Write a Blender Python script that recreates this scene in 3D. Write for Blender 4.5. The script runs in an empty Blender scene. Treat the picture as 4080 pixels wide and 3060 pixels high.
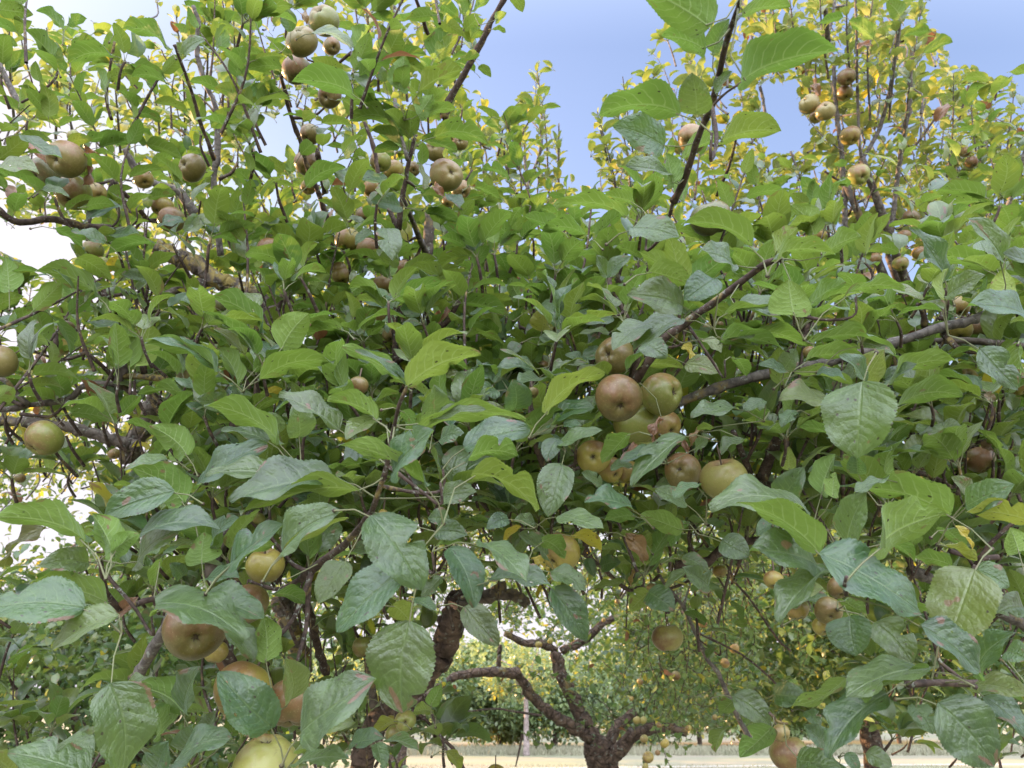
import bpy, math, random
import numpy as np
random.seed(7)
rng = np.random.default_rng(11)
R = math.radians
SC = bpy.context.scene
COL = SC.collection

# ------------------------------------------------------------------ camera
PITCH = R(24.0)
CAM = np.array([0.0, 0.0, 1.6])
FPX = 2913.0                       # focal length in photo pixels
cd = bpy.data.cameras.new("camera")
cd.sensor_width = 36.0
cd.lens = 36.0 * FPX / 4080.0
cd.clip_start = 0.05
cd.clip_end = 2000.0
cd.dof.use_dof = True
cd.dof.focus_distance = 1.05
cd.dof.aperture_fstop = 12.0
cam = bpy.data.objects.new("camera", cd)
cam.location = CAM
cam.rotation_euler = (math.pi / 2 + PITCH, 0, 0)
COL.objects.link(cam)
SC.camera = cam

# ------------------------------------------------------------------ sky, sun, exposure
SUN_AZ = R(-62.0)                  # seen from above, left of the view direction
SUN_EL = R(13.0)
SUND = np.array([math.sin(SUN_AZ) * math.cos(SUN_EL), math.cos(SUN_AZ) * math.cos(SUN_EL), math.sin(SUN_EL)])
world = bpy.data.worlds.new("World")
SC.world = world
world.use_nodes = True
wn = world.node_tree
bg = wn.nodes["Background"]
sky = wn.nodes.new("ShaderNodeTexSky")
sky.sky_type = 'NISHITA'
sky.sun_disc = False
sky.sun_elevation = SUN_EL
sky.sun_rotation = SUN_AZ
sky.air_density = 1.0
sky.dust_density = 1.0
sky.ozone_density = 2.0
# hazy evening sky: the clear-sky radiance rolls off towards pale haze near the sun, with an added fill glow high up and behind to brighten the leaves
def wvec(op, a, b):
    x = wn.nodes.new("ShaderNodeVectorMath"); x.operation = op
    for i, v in enumerate((a, b)):
        if isinstance(v, tuple): x.inputs[i].default_value = v
        else: wn.links.new(v, x.inputs[i])
    return x.outputs["Value"] if op == 'DOT_PRODUCT' else x.outputs[0]
def wmath(op, a, b):
    x = wn.nodes.new("ShaderNodeMath"); x.operation = op
    for i, v in enumerate((a, b)):
        if isinstance(v, (int, float)): x.inputs[i].default_value = v
        else: wn.links.new(v, x.inputs[i])
    return x.outputs[0]
HAZE_H, HAZE_S, SKY_FILL = 5.0, 0.62, 9.5
roll = wvec('DIVIDE', sky.outputs[0], wvec('ADD', sky.outputs[0], (HAZE_H, HAZE_H, HAZE_H)))
roll = wvec('MULTIPLY', roll, (HAZE_S * 10.8, HAZE_S * 9.1, HAZE_S * 9.9))
roll = wvec('MINIMUM', roll, (1.9, 1.8, 1.98))
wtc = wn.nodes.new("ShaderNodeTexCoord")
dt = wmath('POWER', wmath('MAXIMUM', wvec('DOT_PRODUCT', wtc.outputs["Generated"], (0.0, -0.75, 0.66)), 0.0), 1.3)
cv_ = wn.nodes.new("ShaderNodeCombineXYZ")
for i_, c_ in enumerate((0.95, 1.0, 1.1)): wn.links.new(wmath('MULTIPLY', dt, c_ * SKY_FILL), cv_.inputs[i_])
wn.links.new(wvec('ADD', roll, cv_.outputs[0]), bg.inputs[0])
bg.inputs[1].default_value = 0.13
sl = bpy.data.lights.new("sun", 'SUN')
sl.energy = 5.0
sl.angle = R(0.5)
sl.color = (1.0, 0.60, 0.30)
so = bpy.data.objects.new("sun", sl)
from mathutils import Vector
so.rotation_euler = Vector(tuple(SUND)).to_track_quat('Z', 'Y').to_euler()
so.location = (-20, 10, 12)
COL.objects.link(so)
SC.view_settings.view_transform = 'Standard'
SC.view_settings.look = 'None'
SC.view_settings.gamma = 1.0
SC.view_settings.exposure = 2.12
SC.cycles.max_bounces = 8
SC.cycles.diffuse_bounces = 4
SC.cycles.glossy_bounces = 2
SC.cycles.transmission_bounces = 4
SC.cycles.transparent_max_bounces = 8
SC.cycles.caustics_reflective = False
SC.cycles.caustics_refractive = False

# ------------------------------------------------------------------ geometry helpers
RIGHT = np.array([1.0, 0, 0])
UP = np.array([0, -math.sin(PITCH), math.cos(PITCH)])
FWD = np.array([0, math.cos(PITCH), math.sin(PITCH)])
TS = 1.6265                        # tile pixels per photo pixel
TF = FPX * TS
TILE = {n: (i % 3, i // 3) for i, n in enumerate("ABCDEFGHI")}

def pt(t, u, v, d):
    i, j = TILE[t]
    x = (1360 * i + u / TS - 2040) / FPX
    y = (1530 - 1020 * j - v / TS) / FPX
    return CAM + d * (FWD + x * RIGHT + y * UP)

def proj(P):
    q = P - CAM
    d = q @ FWD
    d = np.where(np.abs(d) < 1e-4, 1e-4, d)
    return 1106 + 1579.3 * (q @ RIGHT) / d, 829.5 - 1579.3 * (q @ UP) / d, d

def pt2(x, y, d):                  # 2212 x 1659 overview pixels
    return CAM + d * (FWD + (x - 1106) / 1579.3 * RIGHT + (829.5 - y) / 1579.3 * UP)

def unit(a):
    a = np.asarray(a, float)
    return a / (np.linalg.norm(a, axis=-1, keepdims=True) + 1e-12)

def make_obj(name, V, F, mats, parent=None, mi=None, uv=None, tint=None, smooth=True, origin=None):
    V = np.asarray(V, float).reshape(-1, 3)
    F = np.asarray(F, np.int32)
    if origin is not None:
        V = V - origin
    me = bpy.data.meshes.new(name)
    k = F.shape[1]
    me.vertices.add(len(V))
    me.vertices.foreach_set("co", V.astype(np.float32).ravel())
    me.loops.add(F.size)
    me.loops.foreach_set("vertex_index", F.ravel())
    me.polygons.add(len(F))
    me.polygons.foreach_set("loop_start", np.arange(0, F.size, k, dtype=np.int32))
    for m in mats:
        me.materials.append(m)
    if mi is not None:
        me.polygons.foreach_set("material_index", np.asarray(mi, np.int32))
    me.update(calc_edges=True)
    if smooth:
        me.polygons.foreach_set("use_smooth", np.ones(len(F), bool))
    if uv is not None:
        l = me.uv_layers.new(name="UVMap")
        l.data.foreach_set("uv", np.asarray(uv, np.float32)[F.ravel()].ravel())
    if tint is not None:
        a = me.color_attributes.new("tint", 'FLOAT_COLOR', 'POINT')
        c = np.ones((len(V), 4), np.float32)
        c[:, :tint.shape[1]] = tint
        a.data.foreach_set("color", c.ravel())
    ob = bpy.data.objects.new(name, me)
    COL.objects.link(ob)
    if parent is not None:
        ob.parent = parent
    if origin is not None:
        ob.location = tuple(float(x) for x in origin)
        if parent is not None:
            ob.location = tuple(float(a - b) for a, b in zip(origin, root_loc(parent)))
    elif parent is not None:
        L = root_loc(parent)
        ob.location = (-L[0], -L[1], -L[2])
    return ob

def root_loc(o):
    s = np.zeros(3)
    while o is not None:
        s += np.array(o.location)
        o = o.parent
    return s

def thing(name, loc, label, cat, group=None):
    o = bpy.data.objects.new(name, None)
    o.empty_display_size = 0.1
    o.location = tuple(float(x) for x in loc)
    o["label"] = label
    o["category"] = cat
    if group:
        o["group"] = group
    COL.objects.link(o)
    return o

# ------------------------------------------------------------------ materials
def mat(name):
    m = bpy.data.materials.new(name)
    m.use_nodes = True
    nt = m.node_tree
    nt.nodes.clear()
    return m, nt

class NT:
    def __init__(s, nt): s.nt = nt
    def n(s, typ, **kw):
        x = s.nt.nodes.new(typ)
        for k, v in kw.items():
            setattr(x, k, v)
        return x
    def l(s, a, b): s.nt.links.new(a, b)
    def math(s, op, a, b=None, c=None, clamp=False):
        x = s.n("ShaderNodeMath", operation=op, use_clamp=clamp)
        for i, v in enumerate((a, b, c)):
            if v is None: continue
            if isinstance(v, (int, float)): x.inputs[i].default_value = v
            else: s.l(v, x.inputs[i])
        return x.outputs[0]
    def mix(s, f, a, b, bt='MIX'):
        x = s.n("ShaderNodeMix", data_type='RGBA', blend_type=bt)
        for i, v in ((0, f), (6, a), (7, b)):
            if isinstance(v, (int, float)): x.inputs[i].default_value = v
            elif isinstance(v, tuple): x.inputs[i].default_value = (*v, 1)
            else: s.l(v, x.inputs[i])
        return x.outputs[2]
    def noise(s, scale, detail=3, rough=0.5, vec=None, dim='3D'):
        x = s.n("ShaderNodeTexNoise", noise_dimensions=dim)
        x.inputs["Scale"].default_value = scale
        x.inputs["Detail"].default_value = detail
        x.inputs["Roughness"].default_value = rough
        if vec is not None: s.l(vec, x.inputs["Vector"])
        return x
    def ramp(s, f, *stops):
        x = s.n("ShaderNodeValToRGB")
        e = x.color_ramp.elements
        while len(e) < len(stops): e.new(0.5)
        for i, (p, c) in enumerate(stops):
            e[i].position = p
            e[i].color = (*c, 1) if isinstance(c, tuple) else (c, c, c, 1)
        s.l(f, x.inputs[0])
        return x.outputs[0]

def leaf_material(name, hero=True, top=(0.006, 0.030, 0.016), top2=(0.028, 0.080, 0.034),
                  und=(0.085, 0.165, 0.032), und2=(0.15, 0.235, 0.055), trans=(0.17, 0.30, 0.04), tw=0.33):
    m, nt = mat(name)
    g = NT(nt)
    out = g.n("ShaderNodeOutputMaterial")
    at = g.n("ShaderNodeAttribute", attribute_name="tint")
    sep = g.n("ShaderNodeSeparateColor")
    g.l(at.outputs["Color"], sep.inputs[0])
    tr, tg, tb = sep.outputs[0], sep.outputs[1], sep.outputs[2]
    uv = g.n("ShaderNodeUVMap", uv_map="UVMap")
    sx = g.n("ShaderNodeSeparateXYZ")
    g.l(uv.outputs[0], sx.inputs[0])
    a = g.math('MULTIPLY', g.math('ABSOLUTE', g.math('SUBTRACT', sx.outputs[0], 0.5)), 2.0)
    y = sx.outputs[1]
    # midrib and side veins
    mid = g.math('SUBTRACT', 1.0, g.math('MULTIPLY', a, 16.0), clamp=True)
    ph = g.math('SUBTRACT', g.math('MULTIPLY', y, 8.0), g.math('MULTIPLY', g.math('POWER', a, 1.3), 1.9))
    wob = g.noise(3.0, 2, 0.5, uv.outputs[0])
    ph = g.math('ADD', ph, g.math('MULTIPLY', wob.outputs[0], 1.3))
    ph = g.math('ADD', ph, g.math('MULTIPLY', g.math('SIGN', g.math('SUBTRACT', sx.outputs[0], 0.5)), 0.22))
    tri = g.math('PINGPONG', ph, 0.5)
    side = g.math('MULTIPLY', g.math('SUBTRACT', 1.0, g.math('MULTIPLY', tri, 11.0), clamp=True),
                  g.math('SUBTRACT', 1.15, a, clamp=True))
    vein = g.math('MAXIMUM', mid, side)
    # noise offset per leaf
    comb = g.n("ShaderNodeCombineXYZ")
    g.l(sx.outputs[0], comb.inputs[0]); g.l(y, comb.inputs[1]); g.l(g.math('MULTIPLY', tr, 37.0), comb.inputs[2])
    nz = g.noise(4.0, 3, 0.6, comb.outputs[0])
    topc = g.mix(tr, top, top2)
    topc = g.mix(g.ramp(nz.outputs[0], (0.35, 0.0), (0.7, 1.0)), topc, g.mix(0.5, topc, (0.075, 0.14, 0.03)))
    topc = g.mix(g.math('MULTIPLY', vein, 0.35), topc, (0.14, 0.22, 0.09))
    undc = g.mix(tr, und, und2)
    undc = g.mix(g.math('MULTIPLY', vein, 0.45), undc, (0.34, 0.42, 0.22))
    geo = g.n("ShaderNodeNewGeometry")
    col = g.mix(geo.outputs["Backfacing"], topc, undc)
    yel = g.mix(nz.outputs[0], (0.55, 0.42, 0.03), (0.40, 0.42, 0.05))
    col = g.mix(tg, col, yel)
    # small dark shot-hole spots and reddish blotches near the tip and edge
    vo = g.n("ShaderNodeTexVoronoi")
    vo.inputs["Scale"].default_value = 9.0
    g.l(comb.outputs[0], vo.inputs["Vector"])
    sepv = g.n("ShaderNodeSeparateColor"); g.l(vo.outputs["Color"], sepv.inputs[0])
    few = g.math('LESS_THAN', sepv.outputs[0], g.math('MULTIPLY', tr, 0.42))
    spot = g.math('MULTIPLY', g.math('LESS_THAN', vo.outputs["Distance"], 0.17), few)
    col = g.mix(g.math('MULTIPLY', spot, 0.85), col, (0.035, 0.02, 0.012))
    n2 = g.noise(2.6, 2, 0.5, comb.outputs[0])
    edge = g.math('MULTIPLY', g.math('GREATER_THAN', g.math('ADD', n2.outputs[0], g.math('MULTIPLY', g.math('MAXIMUM', y, a), 0.16)), 0.79), 0.8)
    col = g.mix(edge, col, (0.16, 0.06, 0.05))
    brown = g.mix(nz.outputs[0], (0.10, 0.045, 0.022), (0.30, 0.15, 0.07))
    col = g.mix(tb, col, brown)
    bs = g.n("ShaderNodeBsdfPrincipled")
    g.l(col, bs.inputs["Base Color"])
    g.l(g.math('ADD', g.math('MULTIPLY', geo.outputs["Backfacing"], 0.34), 0.33), bs.inputs["Roughness"])
    g.l(g.math('SUBTRACT', 0.85, g.math('MULTIPLY', geo.outputs["Backfacing"], 0.6)), bs.inputs["Specular IOR Level"])
    bs.inputs["Sheen Weight"].default_value = 0.22
    bs.inputs["Sheen Roughness"].default_value = 0.4
    bs.inputs["Sheen Tint"].default_value = (0.8, 0.9, 1.0, 1)
    tl = g.n("ShaderNodeBsdfTranslucent")
    tc = g.mix(tg, trans, (0.75, 0.55, 0.05))
    tc = g.mix(tb, tc, (0.25, 0.10, 0.04))
    tc = g.mix(g.math('MULTIPLY', vein, 0.3), tc, (0.5, 0.62, 0.2))
    tc = g.mix(g.math('MULTIPLY', spot, 0.85), tc, (0.03, 0.02, 0.01))
    g.l(tc, tl.inputs[0])
    if hero:
        cr = g.noise(11.0, 3, 0.6, comb.outputs[0])
        pucker = g.math('MULTIPLY', g.math('POWER', g.math('MULTIPLY', tri, 2.0), 0.6), 0.4)
        h = g.math('ADD', pucker, g.math('MULTIPLY', cr.outputs[0], 1.5))
        h = g.math('SUBTRACT', h, g.math('MULTIPLY', mid, 0.8))
        bp = g.n("ShaderNodeBump")
        bp.inputs["Strength"].default_value = 0.55
        bp.inputs["Distance"].default_value = 0.002
        g.l(h, bp.inputs["Height"])
        g.l(bp.outputs[0], bs.inputs["Normal"])
    mx = g.n("ShaderNodeMixShader")
    mx.inputs[0].default_value = tw
    g.l(bs.outputs[0], mx.inputs[1]); g.l(tl.outputs[0], mx.inputs[2])
    if hero:
        v2 = g.n("ShaderNodeTexVoronoi"); v2.inputs["Scale"].default_value = 6.0
        g.l(comb.outputs[0], v2.inputs["Vector"])
        s2 = g.n("ShaderNodeSeparateColor"); g.l(v2.outputs["Color"], s2.inputs[0])
        hole = g.math('MULTIPLY', g.math('LESS_THAN', g.math('ADD', v2.outputs["Distance"], g.math('MULTIPLY', nz.outputs[0], .12)), 0.20), g.math('LESS_THAN', s2.outputs[1], 0.05))
        tpn = g.n("ShaderNodeBsdfTransparent")
        m3 = g.n("ShaderNodeMixShader")
        g.l(hole, m3.inputs[0]); g.l(mx.outputs[0], m3.inputs[1]); g.l(tpn.outputs[0], m3.inputs[2])
        mx = m3
    g.l(mx.outputs[0], out.inputs[0])
    return m

def bark_material(name, c1, c2, c3=None, lich=0.0, scale=40.0, bump=0.6, dist=0.004):
    m, nt = mat(name)
    g = NT(nt)
    out = g.n("ShaderNodeOutputMaterial")
    bs = g.n("ShaderNodeBsdfPrincipled")
    tcd = g.n("ShaderNodeTexCoord")
    mp = g.n("ShaderNodeMapping"); mp.inputs["Scale"].default_value = (1, 1, 1)
    g.l(tcd.outputs["Object"], mp.inputs[0])
    n1 = g.noise(scale, 5, 0.65, mp.outputs[0])
    n2 = g.noise(scale * 0.25, 3, 0.5, mp.outputs[0])
    vo = g.n("ShaderNodeTexVoronoi", feature='DISTANCE_TO_EDGE'); vo.inputs["Scale"].default_value = scale * 0.8
    g.l(mp.outputs[0], vo.inputs["Vector"])
    col = g.mix(g.ramp(n1.outputs[0], (0.35, 0.0), (0.68, 1.0)), c1, c2)
    crack = g.math('SUBTRACT', 1.0, g.math('MULTIPLY', vo.outputs["Distance"], 9.0), clamp=True)
    col = g.mix(g.math('MULTIPLY', crack, 0.45), col, tuple(x * 0.35 for x in c1))
    if lich > 0:
        n3 = g.noise(scale * 0.9, 4, 0.7, mp.outputs[0])
        f = g.math('MULTIPLY', g.ramp(n2.outputs[0], (0.62 - lich * 0.3, 0.0), (0.68 - lich * 0.3, 1.0)), g.ramp(n3.outputs[0], (0.45, 0.0), (0.55, 1.0)))
        col = g.mix(f, col, c3 or (0.20, 0.15, 0.06))
        n4 = g.noise(scale * 1.4, 3, 0.7, mp.outputs[0])
        col = g.mix(g.math('MULTIPLY', g.ramp(n4.outputs[0], (0.6, 0.0), (0.66, 1.0)), 0.7), col, (0.26, 0.28, 0.24))
    g.l(col, bs.inputs["Base Color"])
    bs.inputs["Roughness"].default_value = 0.8
    bs.inputs["Specular IOR Level"].default_value = 0.3
    bp = g.n("ShaderNodeBump")
    bp.inputs["Strength"].default_value = bump
    bp.inputs["Distance"].default_value = dist
    g.l(g.math('ADD', n1.outputs[0], g.math('MULTIPLY', g.math('MINIMUM', vo.outputs["Distance"], 0.15), 3.0)), bp.inputs["Height"])
    g.l(bp.outputs[0], bs.inputs["Normal"])
    g.l(bs.outputs[0], out.inputs[0])
    return m

def apple_material():
    m, nt = mat("russet_apple_skin")
    g = NT(nt)
    out = g.n("ShaderNodeOutputMaterial")
    bs = g.n("ShaderNodeBsdfPrincipled")
    oi = g.n("ShaderNodeObjectInfo")
    tcd = g.n("ShaderNodeTexCoord")
    add = g.n("ShaderNodeVectorMath", operation='MULTIPLY_ADD')
    g.l(tcd.outputs["Object"], add.inputs[0]); add.inputs[1].default_value = (1, 1, 1)
    cb = g.n("ShaderNodeCombineXYZ")
    for i in range(3): g.l(g.math('MULTIPLY', oi.outputs["Random"], 7.0 + i), cb.inputs[i])
    g.l(cb.outputs[0], add.inputs[2])
    vec = add.outputs[0]
    ground = oi.outputs["Color"]
    n1 = g.noise(28, 4, 0.65, vec)
    n2 = g.noise(230, 3, 0.6, vec)
    sep = g.n("ShaderNodeSeparateXYZ"); g.l(tcd.outputs["Object"], sep.inputs[0])
    # russet blush sits on the side towards the light, broken up by noise
    f = g.math('ADD', g.math('MULTIPLY', sep.outputs[0], 14.0), g.math('MULTIPLY', g.math('SUBTRACT', n1.outputs[0], 0.5), 2.4))
    f = g.ramp(g.math('ADD', f, 0.30), (0.15, 0.0), (0.80, 1.0))
    blush = g.mix(oi.outputs["Random"], (0.14, 0.062, 0.035), (0.22, 0.105, 0.052))
    col = g.mix(g.math('MULTIPLY', f, 0.85), ground, blush)
    col = g.mix(g.math('MULTIPLY', g.ramp(n2.outputs[0], (0.5, 0.0), (0.62, 1.0)), 0.22), col, (0.30, 0.22, 0.10))
    col = g.mix(g.math('MULTIPLY', g.ramp(n2.outputs[0], (0.32, 1.0), (0.40, 0.0)), 0.35), col, (0.14, 0.10, 0.03))
    vo = g.n("ShaderNodeTexVoronoi"); vo.inputs["Scale"].default_value = 210
    g.l(vec, vo.inputs["Vector"])
    col = g.mix(g.math('MULTIPLY', g.math('LESS_THAN', vo.outputs["Distance"], 0.15), 0.25), col, (0.46, 0.40, 0.22))
    rr2 = g.math('SQRT', g.math('ADD', g.math('POWER', sep.outputs[0], 2.0), g.math('POWER', sep.outputs[1], 2.0)))
    eye = g.math('MULTIPLY', g.math('GREATER_THAN', sep.outputs[2], 0.0), g.ramp(g.math('MULTIPLY', rr2, 100.0), (0.30, 1.0), (0.75, 0.0)))
    col = g.mix(g.math('MULTIPLY', eye, 0.75), col, (0.13, 0.12, 0.035))
    g.l(col, bs.inputs["Base Color"])
    bs.inputs["Roughness"].default_value = 0.33
    bs.inputs["Specular IOR Level"].default_value = 0.45
    bs.inputs["Subsurface Weight"].default_value = 0.0
    bp = g.n("ShaderNodeBump"); bp.inputs["Strength"].default_value = 0.12; bp.inputs["Distance"].default_value = 0.001
    g.l(n2.outputs[0], bp.inputs["Height"]); g.l(bp.outputs[0], bs.inputs["Normal"])
    g.l(bs.outputs[0], out.inputs[0])
    return m

def plain(name, c, rough=0.7, c2=None, scale=60):
    m, nt = mat(name)
    g = NT(nt)
    out = g.n("ShaderNodeOutputMaterial")
    bs = g.n("ShaderNodeBsdfPrincipled")
    tcd = g.n("ShaderNodeTexCoord")
    nz = g.noise(scale, 3, 0.6, tcd.outputs["Object"])
    g.l(g.mix(nz.outputs[0], c, c2 or tuple(x * 0.6 for x in c)), bs.inputs["Base Color"])
    bs.inputs["Roughness"].default_value = rough
    g.l(bs.outputs[0], out.inputs[0])
    return m

M_LEAF = leaf_material("apple_leaf")
M_MID = leaf_material("apple_leaf_crown", hero=False, tw=0.34)
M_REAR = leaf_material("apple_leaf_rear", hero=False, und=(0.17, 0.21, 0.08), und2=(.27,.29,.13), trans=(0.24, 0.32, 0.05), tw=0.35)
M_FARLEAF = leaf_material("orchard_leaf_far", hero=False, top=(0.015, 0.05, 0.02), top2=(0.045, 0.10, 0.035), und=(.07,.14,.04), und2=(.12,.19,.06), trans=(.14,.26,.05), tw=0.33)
M_PET = plain("leaf_stalk", (0.11, 0.15, 0.05), 0.6, (0.16, 0.13, 0.08))
M_BARK = bark_material("limb_bark", (0.055, 0.042, 0.034), (0.17, 0.14, 0.12), lich=0.08)
M_LICH = bark_material("lichen_bark", (0.05, 0.038, 0.03), (0.15, 0.12, 0.10), c3=(0.21, 0.16, 0.05), lich=0.45, scale=34, dist=0.008, bump=0.9)
M_TWIG = bark_material("twig_bark", (0.035, 0.022, 0.018), (0.11, 0.075, 0.06), lich=0.1, scale=90, bump=0.4, dist=0.001)
M_GREY = bark_material("grey_shoot_bark", (0.065, 0.055, 0.05), (0.19, 0.165, 0.15), lich=0.05, scale=60, bump=0.4, dist=0.002)
M_OLD = bark_material("old_trunk_bark", (0.055, 0.036, 0.028), (0.19, 0.13, 0.10), lich=0.02, scale=22, bump=1.0, dist=0.02)
M_APPLE = apple_material()
M_CALYX = plain("calyx_dark", (0.03, 0.02, 0.012), 0.9, (0.09, 0.06, 0.035), 400)
M_STALK = plain("apple_stalk", (0.09, 0.06, 0.035), 0.8)

# ------------------------------------------------------------------ leaves
WS = np.array([0, .04, .1, .2, .35, .5, .65, .8, .9, .96, 1.0])
WW = np.array([.06, .38, .68, .92, 1.0, .98, .86, .61, .36, .17, .02])

def template(nu, cols, serr=0.0):
    s = np.linspace(0, 1, nu + 1)
    t = np.array(cols, float)
    S, T = np.meshgrid(s, t, indexing='ij')
    w = np.interp(S, WS, WW)
    if serr:
        k = np.arange(nu + 1) % 2
        edge = (np.abs(T) > 0.99)
        w = w * (1 + edge * (serr * (k[:, None] * 2 - 1)))
    nt_ = len(cols)
    F = []
    for i in range(nu):
        for j in range(nt_ - 1):
            a = i * nt_ + j
            F.append((a, a + 1, a + nt_ + 1, a + nt_))
    return S.ravel(), T.ravel(), w.ravel(), np.array(F, np.int32)

TPL_HERO = template(44, (-1, -.72, -.4, 0, .4, .72, 1), 0.024)
TPL_MID = template(8, (-1, -.5, 0, .5, 1))
TPL_FAR = template(4, (-1, 0, 1))

class Leaves:
    """Collects leaf parameters; build() turns them into one mesh."""
    K = ('base', 'Y', 'Z', 'L', 'W', 'fold', 'arch', 'wave', 'bend', 'ph', 'tint', 'pet', 'hp')
    def __init__(s): s.d = {k: [] for k in s.K}
    def add(s, base, Y, Z, L, W, fold=.3, arch=.8, wave=.02, bend=0., ph=0., tint=(0.5, 0, 0), pet=None):
        n = len(np.atleast_2d(base))
        def ex(x, k=None):
            x = np.asarray(x, float)
            if k: return np.broadcast_to(x, (n, k)).copy()
            return np.broadcast_to(x, (n,)).copy()
        d = s.d
        d['base'].append(ex(base, 3)); d['Y'].append(ex(Y, 3)); d['Z'].append(ex(Z, 3))
        for k, v in (('L', L), ('W', W), ('fold', fold), ('arch', arch), ('wave', wave), ('bend', bend), ('ph', ph)):
            d[k].append(ex(v))
        d['tint'].append(ex(tint, 3))
        d['hp'].append(ex(0.0 if pet is None else 1.0))
        d['pet'].append(ex(base if pet is None else pet, 3))
    def cat(s):
        return {k: np.concatenate(v) for k, v in s.d.items()} if s.d['L'] else None
    @staticmethod
    def build(name, D, tpl, mats, parent, pr=0.0011, origin=None):
        S, T, w, F = tpl
        n = len(D['L'])
        if n == 0: return None
        Y = unit(D['Y'])
        Z = unit(D['Z'] - (D['Z'] * Y).sum(1, keepdims=True) * Y)
        X = np.cross(Y, Z)
        a = np.where(np.abs(D['arch']) < 1e-3, 1e-3, D['arch'])[:, None]
        s = S[None, :]; t = T[None, :]
        th = a * (0.5 - s)
        ch = 2 * np.sin(a / 2) / a
        y = (np.sin(a / 2) - np.sin(th)) / a / ch
        z = (np.cos(th) - np.cos(a / 2)) / a / ch
        L = D['L'][:, None]; W = D['W'][:, None] / 2
        hw = W * w[None, :] * np.abs(t)
        # insect bites out of one margin on some leaves
        phv = D['ph'][:, None]
        s0 = (phv * 7.3) % 0.6 + 0.25
        sd = np.where((phv * 3.1) % 1.0 > .5, 1.0, -1.0)
        bite = np.where((phv * 5.7) % 1.0 < .28, .35 + .4 * ((phv * 2.3) % 1.0), 0.0)
        hw = hw * (1 - bite * np.exp(-((s - s0) / .045) ** 2) * (np.sign(t) == sd) * np.abs(t))
        f = D['fold'][:, None]
        x = np.sign(t) * hw * np.cos(f)
        fl = D['ph'][:, None]
        lift = hw * np.sin(f) + D['wave'][:, None] * L * np.sin(s * 13 + fl + t * 1.7) * t * t \
             + D['wave'][:, None] * 0.7 * L * np.sin(s * 5 + fl * 2) * t
        lift = lift - hw * 0.35 * (np.abs(t) ** 3) * np.sin(f)
        yy = y * L - lift * np.sin(th)
        zz = z * L + lift * np.cos(th)
        xx = x + D['bend'][:, None] * L * np.sin(np.pi * s)
        P = D['base'][:, None, :] + xx[..., None] * X[:, None, :] + yy[..., None] * Y[:, None, :] + zz[..., None] * Z[:, None, :]
        m = len(S)
        V = P.reshape(-1, 3)
        FF = (F[None] + (np.arange(n) * m)[:, None, None]).reshape(-1, 4)
        uv = np.broadcast_to(np.stack([T / 2 + .5, S], 1)[None], (n, m, 2)).reshape(-1, 2)
        ti = np.repeat(D['tint'], m, axis=0)
        mi = np.zeros(len(FF), np.int32)
        # petioles
        hp = D['hp'] > 0.5
        if hp.any():
            p0 = D['pet'][hp]; p1 = D['base'][hp]; k = len(p0)
            Yk = Y[hp]
            ax = unit(p1 - p0)
            n1 = unit(np.cross(ax, np.array([.31, .2, .93])))
            n2 = np.cross(ax, n1)
            ln = np.linalg.norm(p1 - p0, axis=1)[:, None]
            hd = unit(p1 - p0)
            midp = (p0 + p1) / 2 + (hd - Yk) * ln * 0.12
            endp = p1 + Yk * 0.004
            ring = []
            for c, rr in ((p0, 1.5), (midp, 1.0), (endp, 0.9)):
                for q in range(4):
                    an = q * math.pi / 2
                    ring.append(c + pr * rr * (math.cos(an) * n1 + math.sin(an) * n2))
            PV = np.stack(ring, 1).reshape(-1, 3)
            pf = []
            for i in range(2):
                for q in range(4):
                    pf.append((i * 4 + q, i * 4 + (q + 1) % 4, (i + 1) * 4 + (q + 1) % 4, (i + 1) * 4 + q))
            pf = (np.array(pf)[None] + (np.arange(k) * 12)[:, None, None]).reshape(-1, 4) + len(V)
            V = np.concatenate([V, PV]); FF = np.concatenate([FF, pf])
            uv = np.concatenate([uv, np.full((len(PV), 2), .5)])
            ti = np.concatenate([ti, np.zeros((len(PV), 3))])
            mi = np.concatenate([mi, np.ones(len(pf), np.int32)])
        return make_obj(name, V, FF, mats, parent, mi, uv, ti, origin=origin)

def spline(P, n):
    """Catmull-Rom through the rows of P (any width)."""
    P = np.asarray(P, float)
    if len(P) == 2:
        t = np.linspace(0, 1, n)[:, None]
        return P[0] * (1 - t) + P[1] * t
    Q = np.vstack([2 * P[0] - P[1], P, 2 * P[-1] - P[-2]])
    out = []
    ts = np.linspace(0, len(P) - 1 - 1e-9, n)
    for t in ts:
        i = int(t); f = t - i
        a, b, c, d = Q[i], Q[i + 1], Q[i + 2], Q[i + 3]
        out.append(0.5 * ((2 * b) + (-a + c) * f + (2 * a - 5 * b + 4 * c - d) * f * f + (-a + 3 * b - 3 * c + d) * f ** 3))
    return np.array(out)

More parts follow.
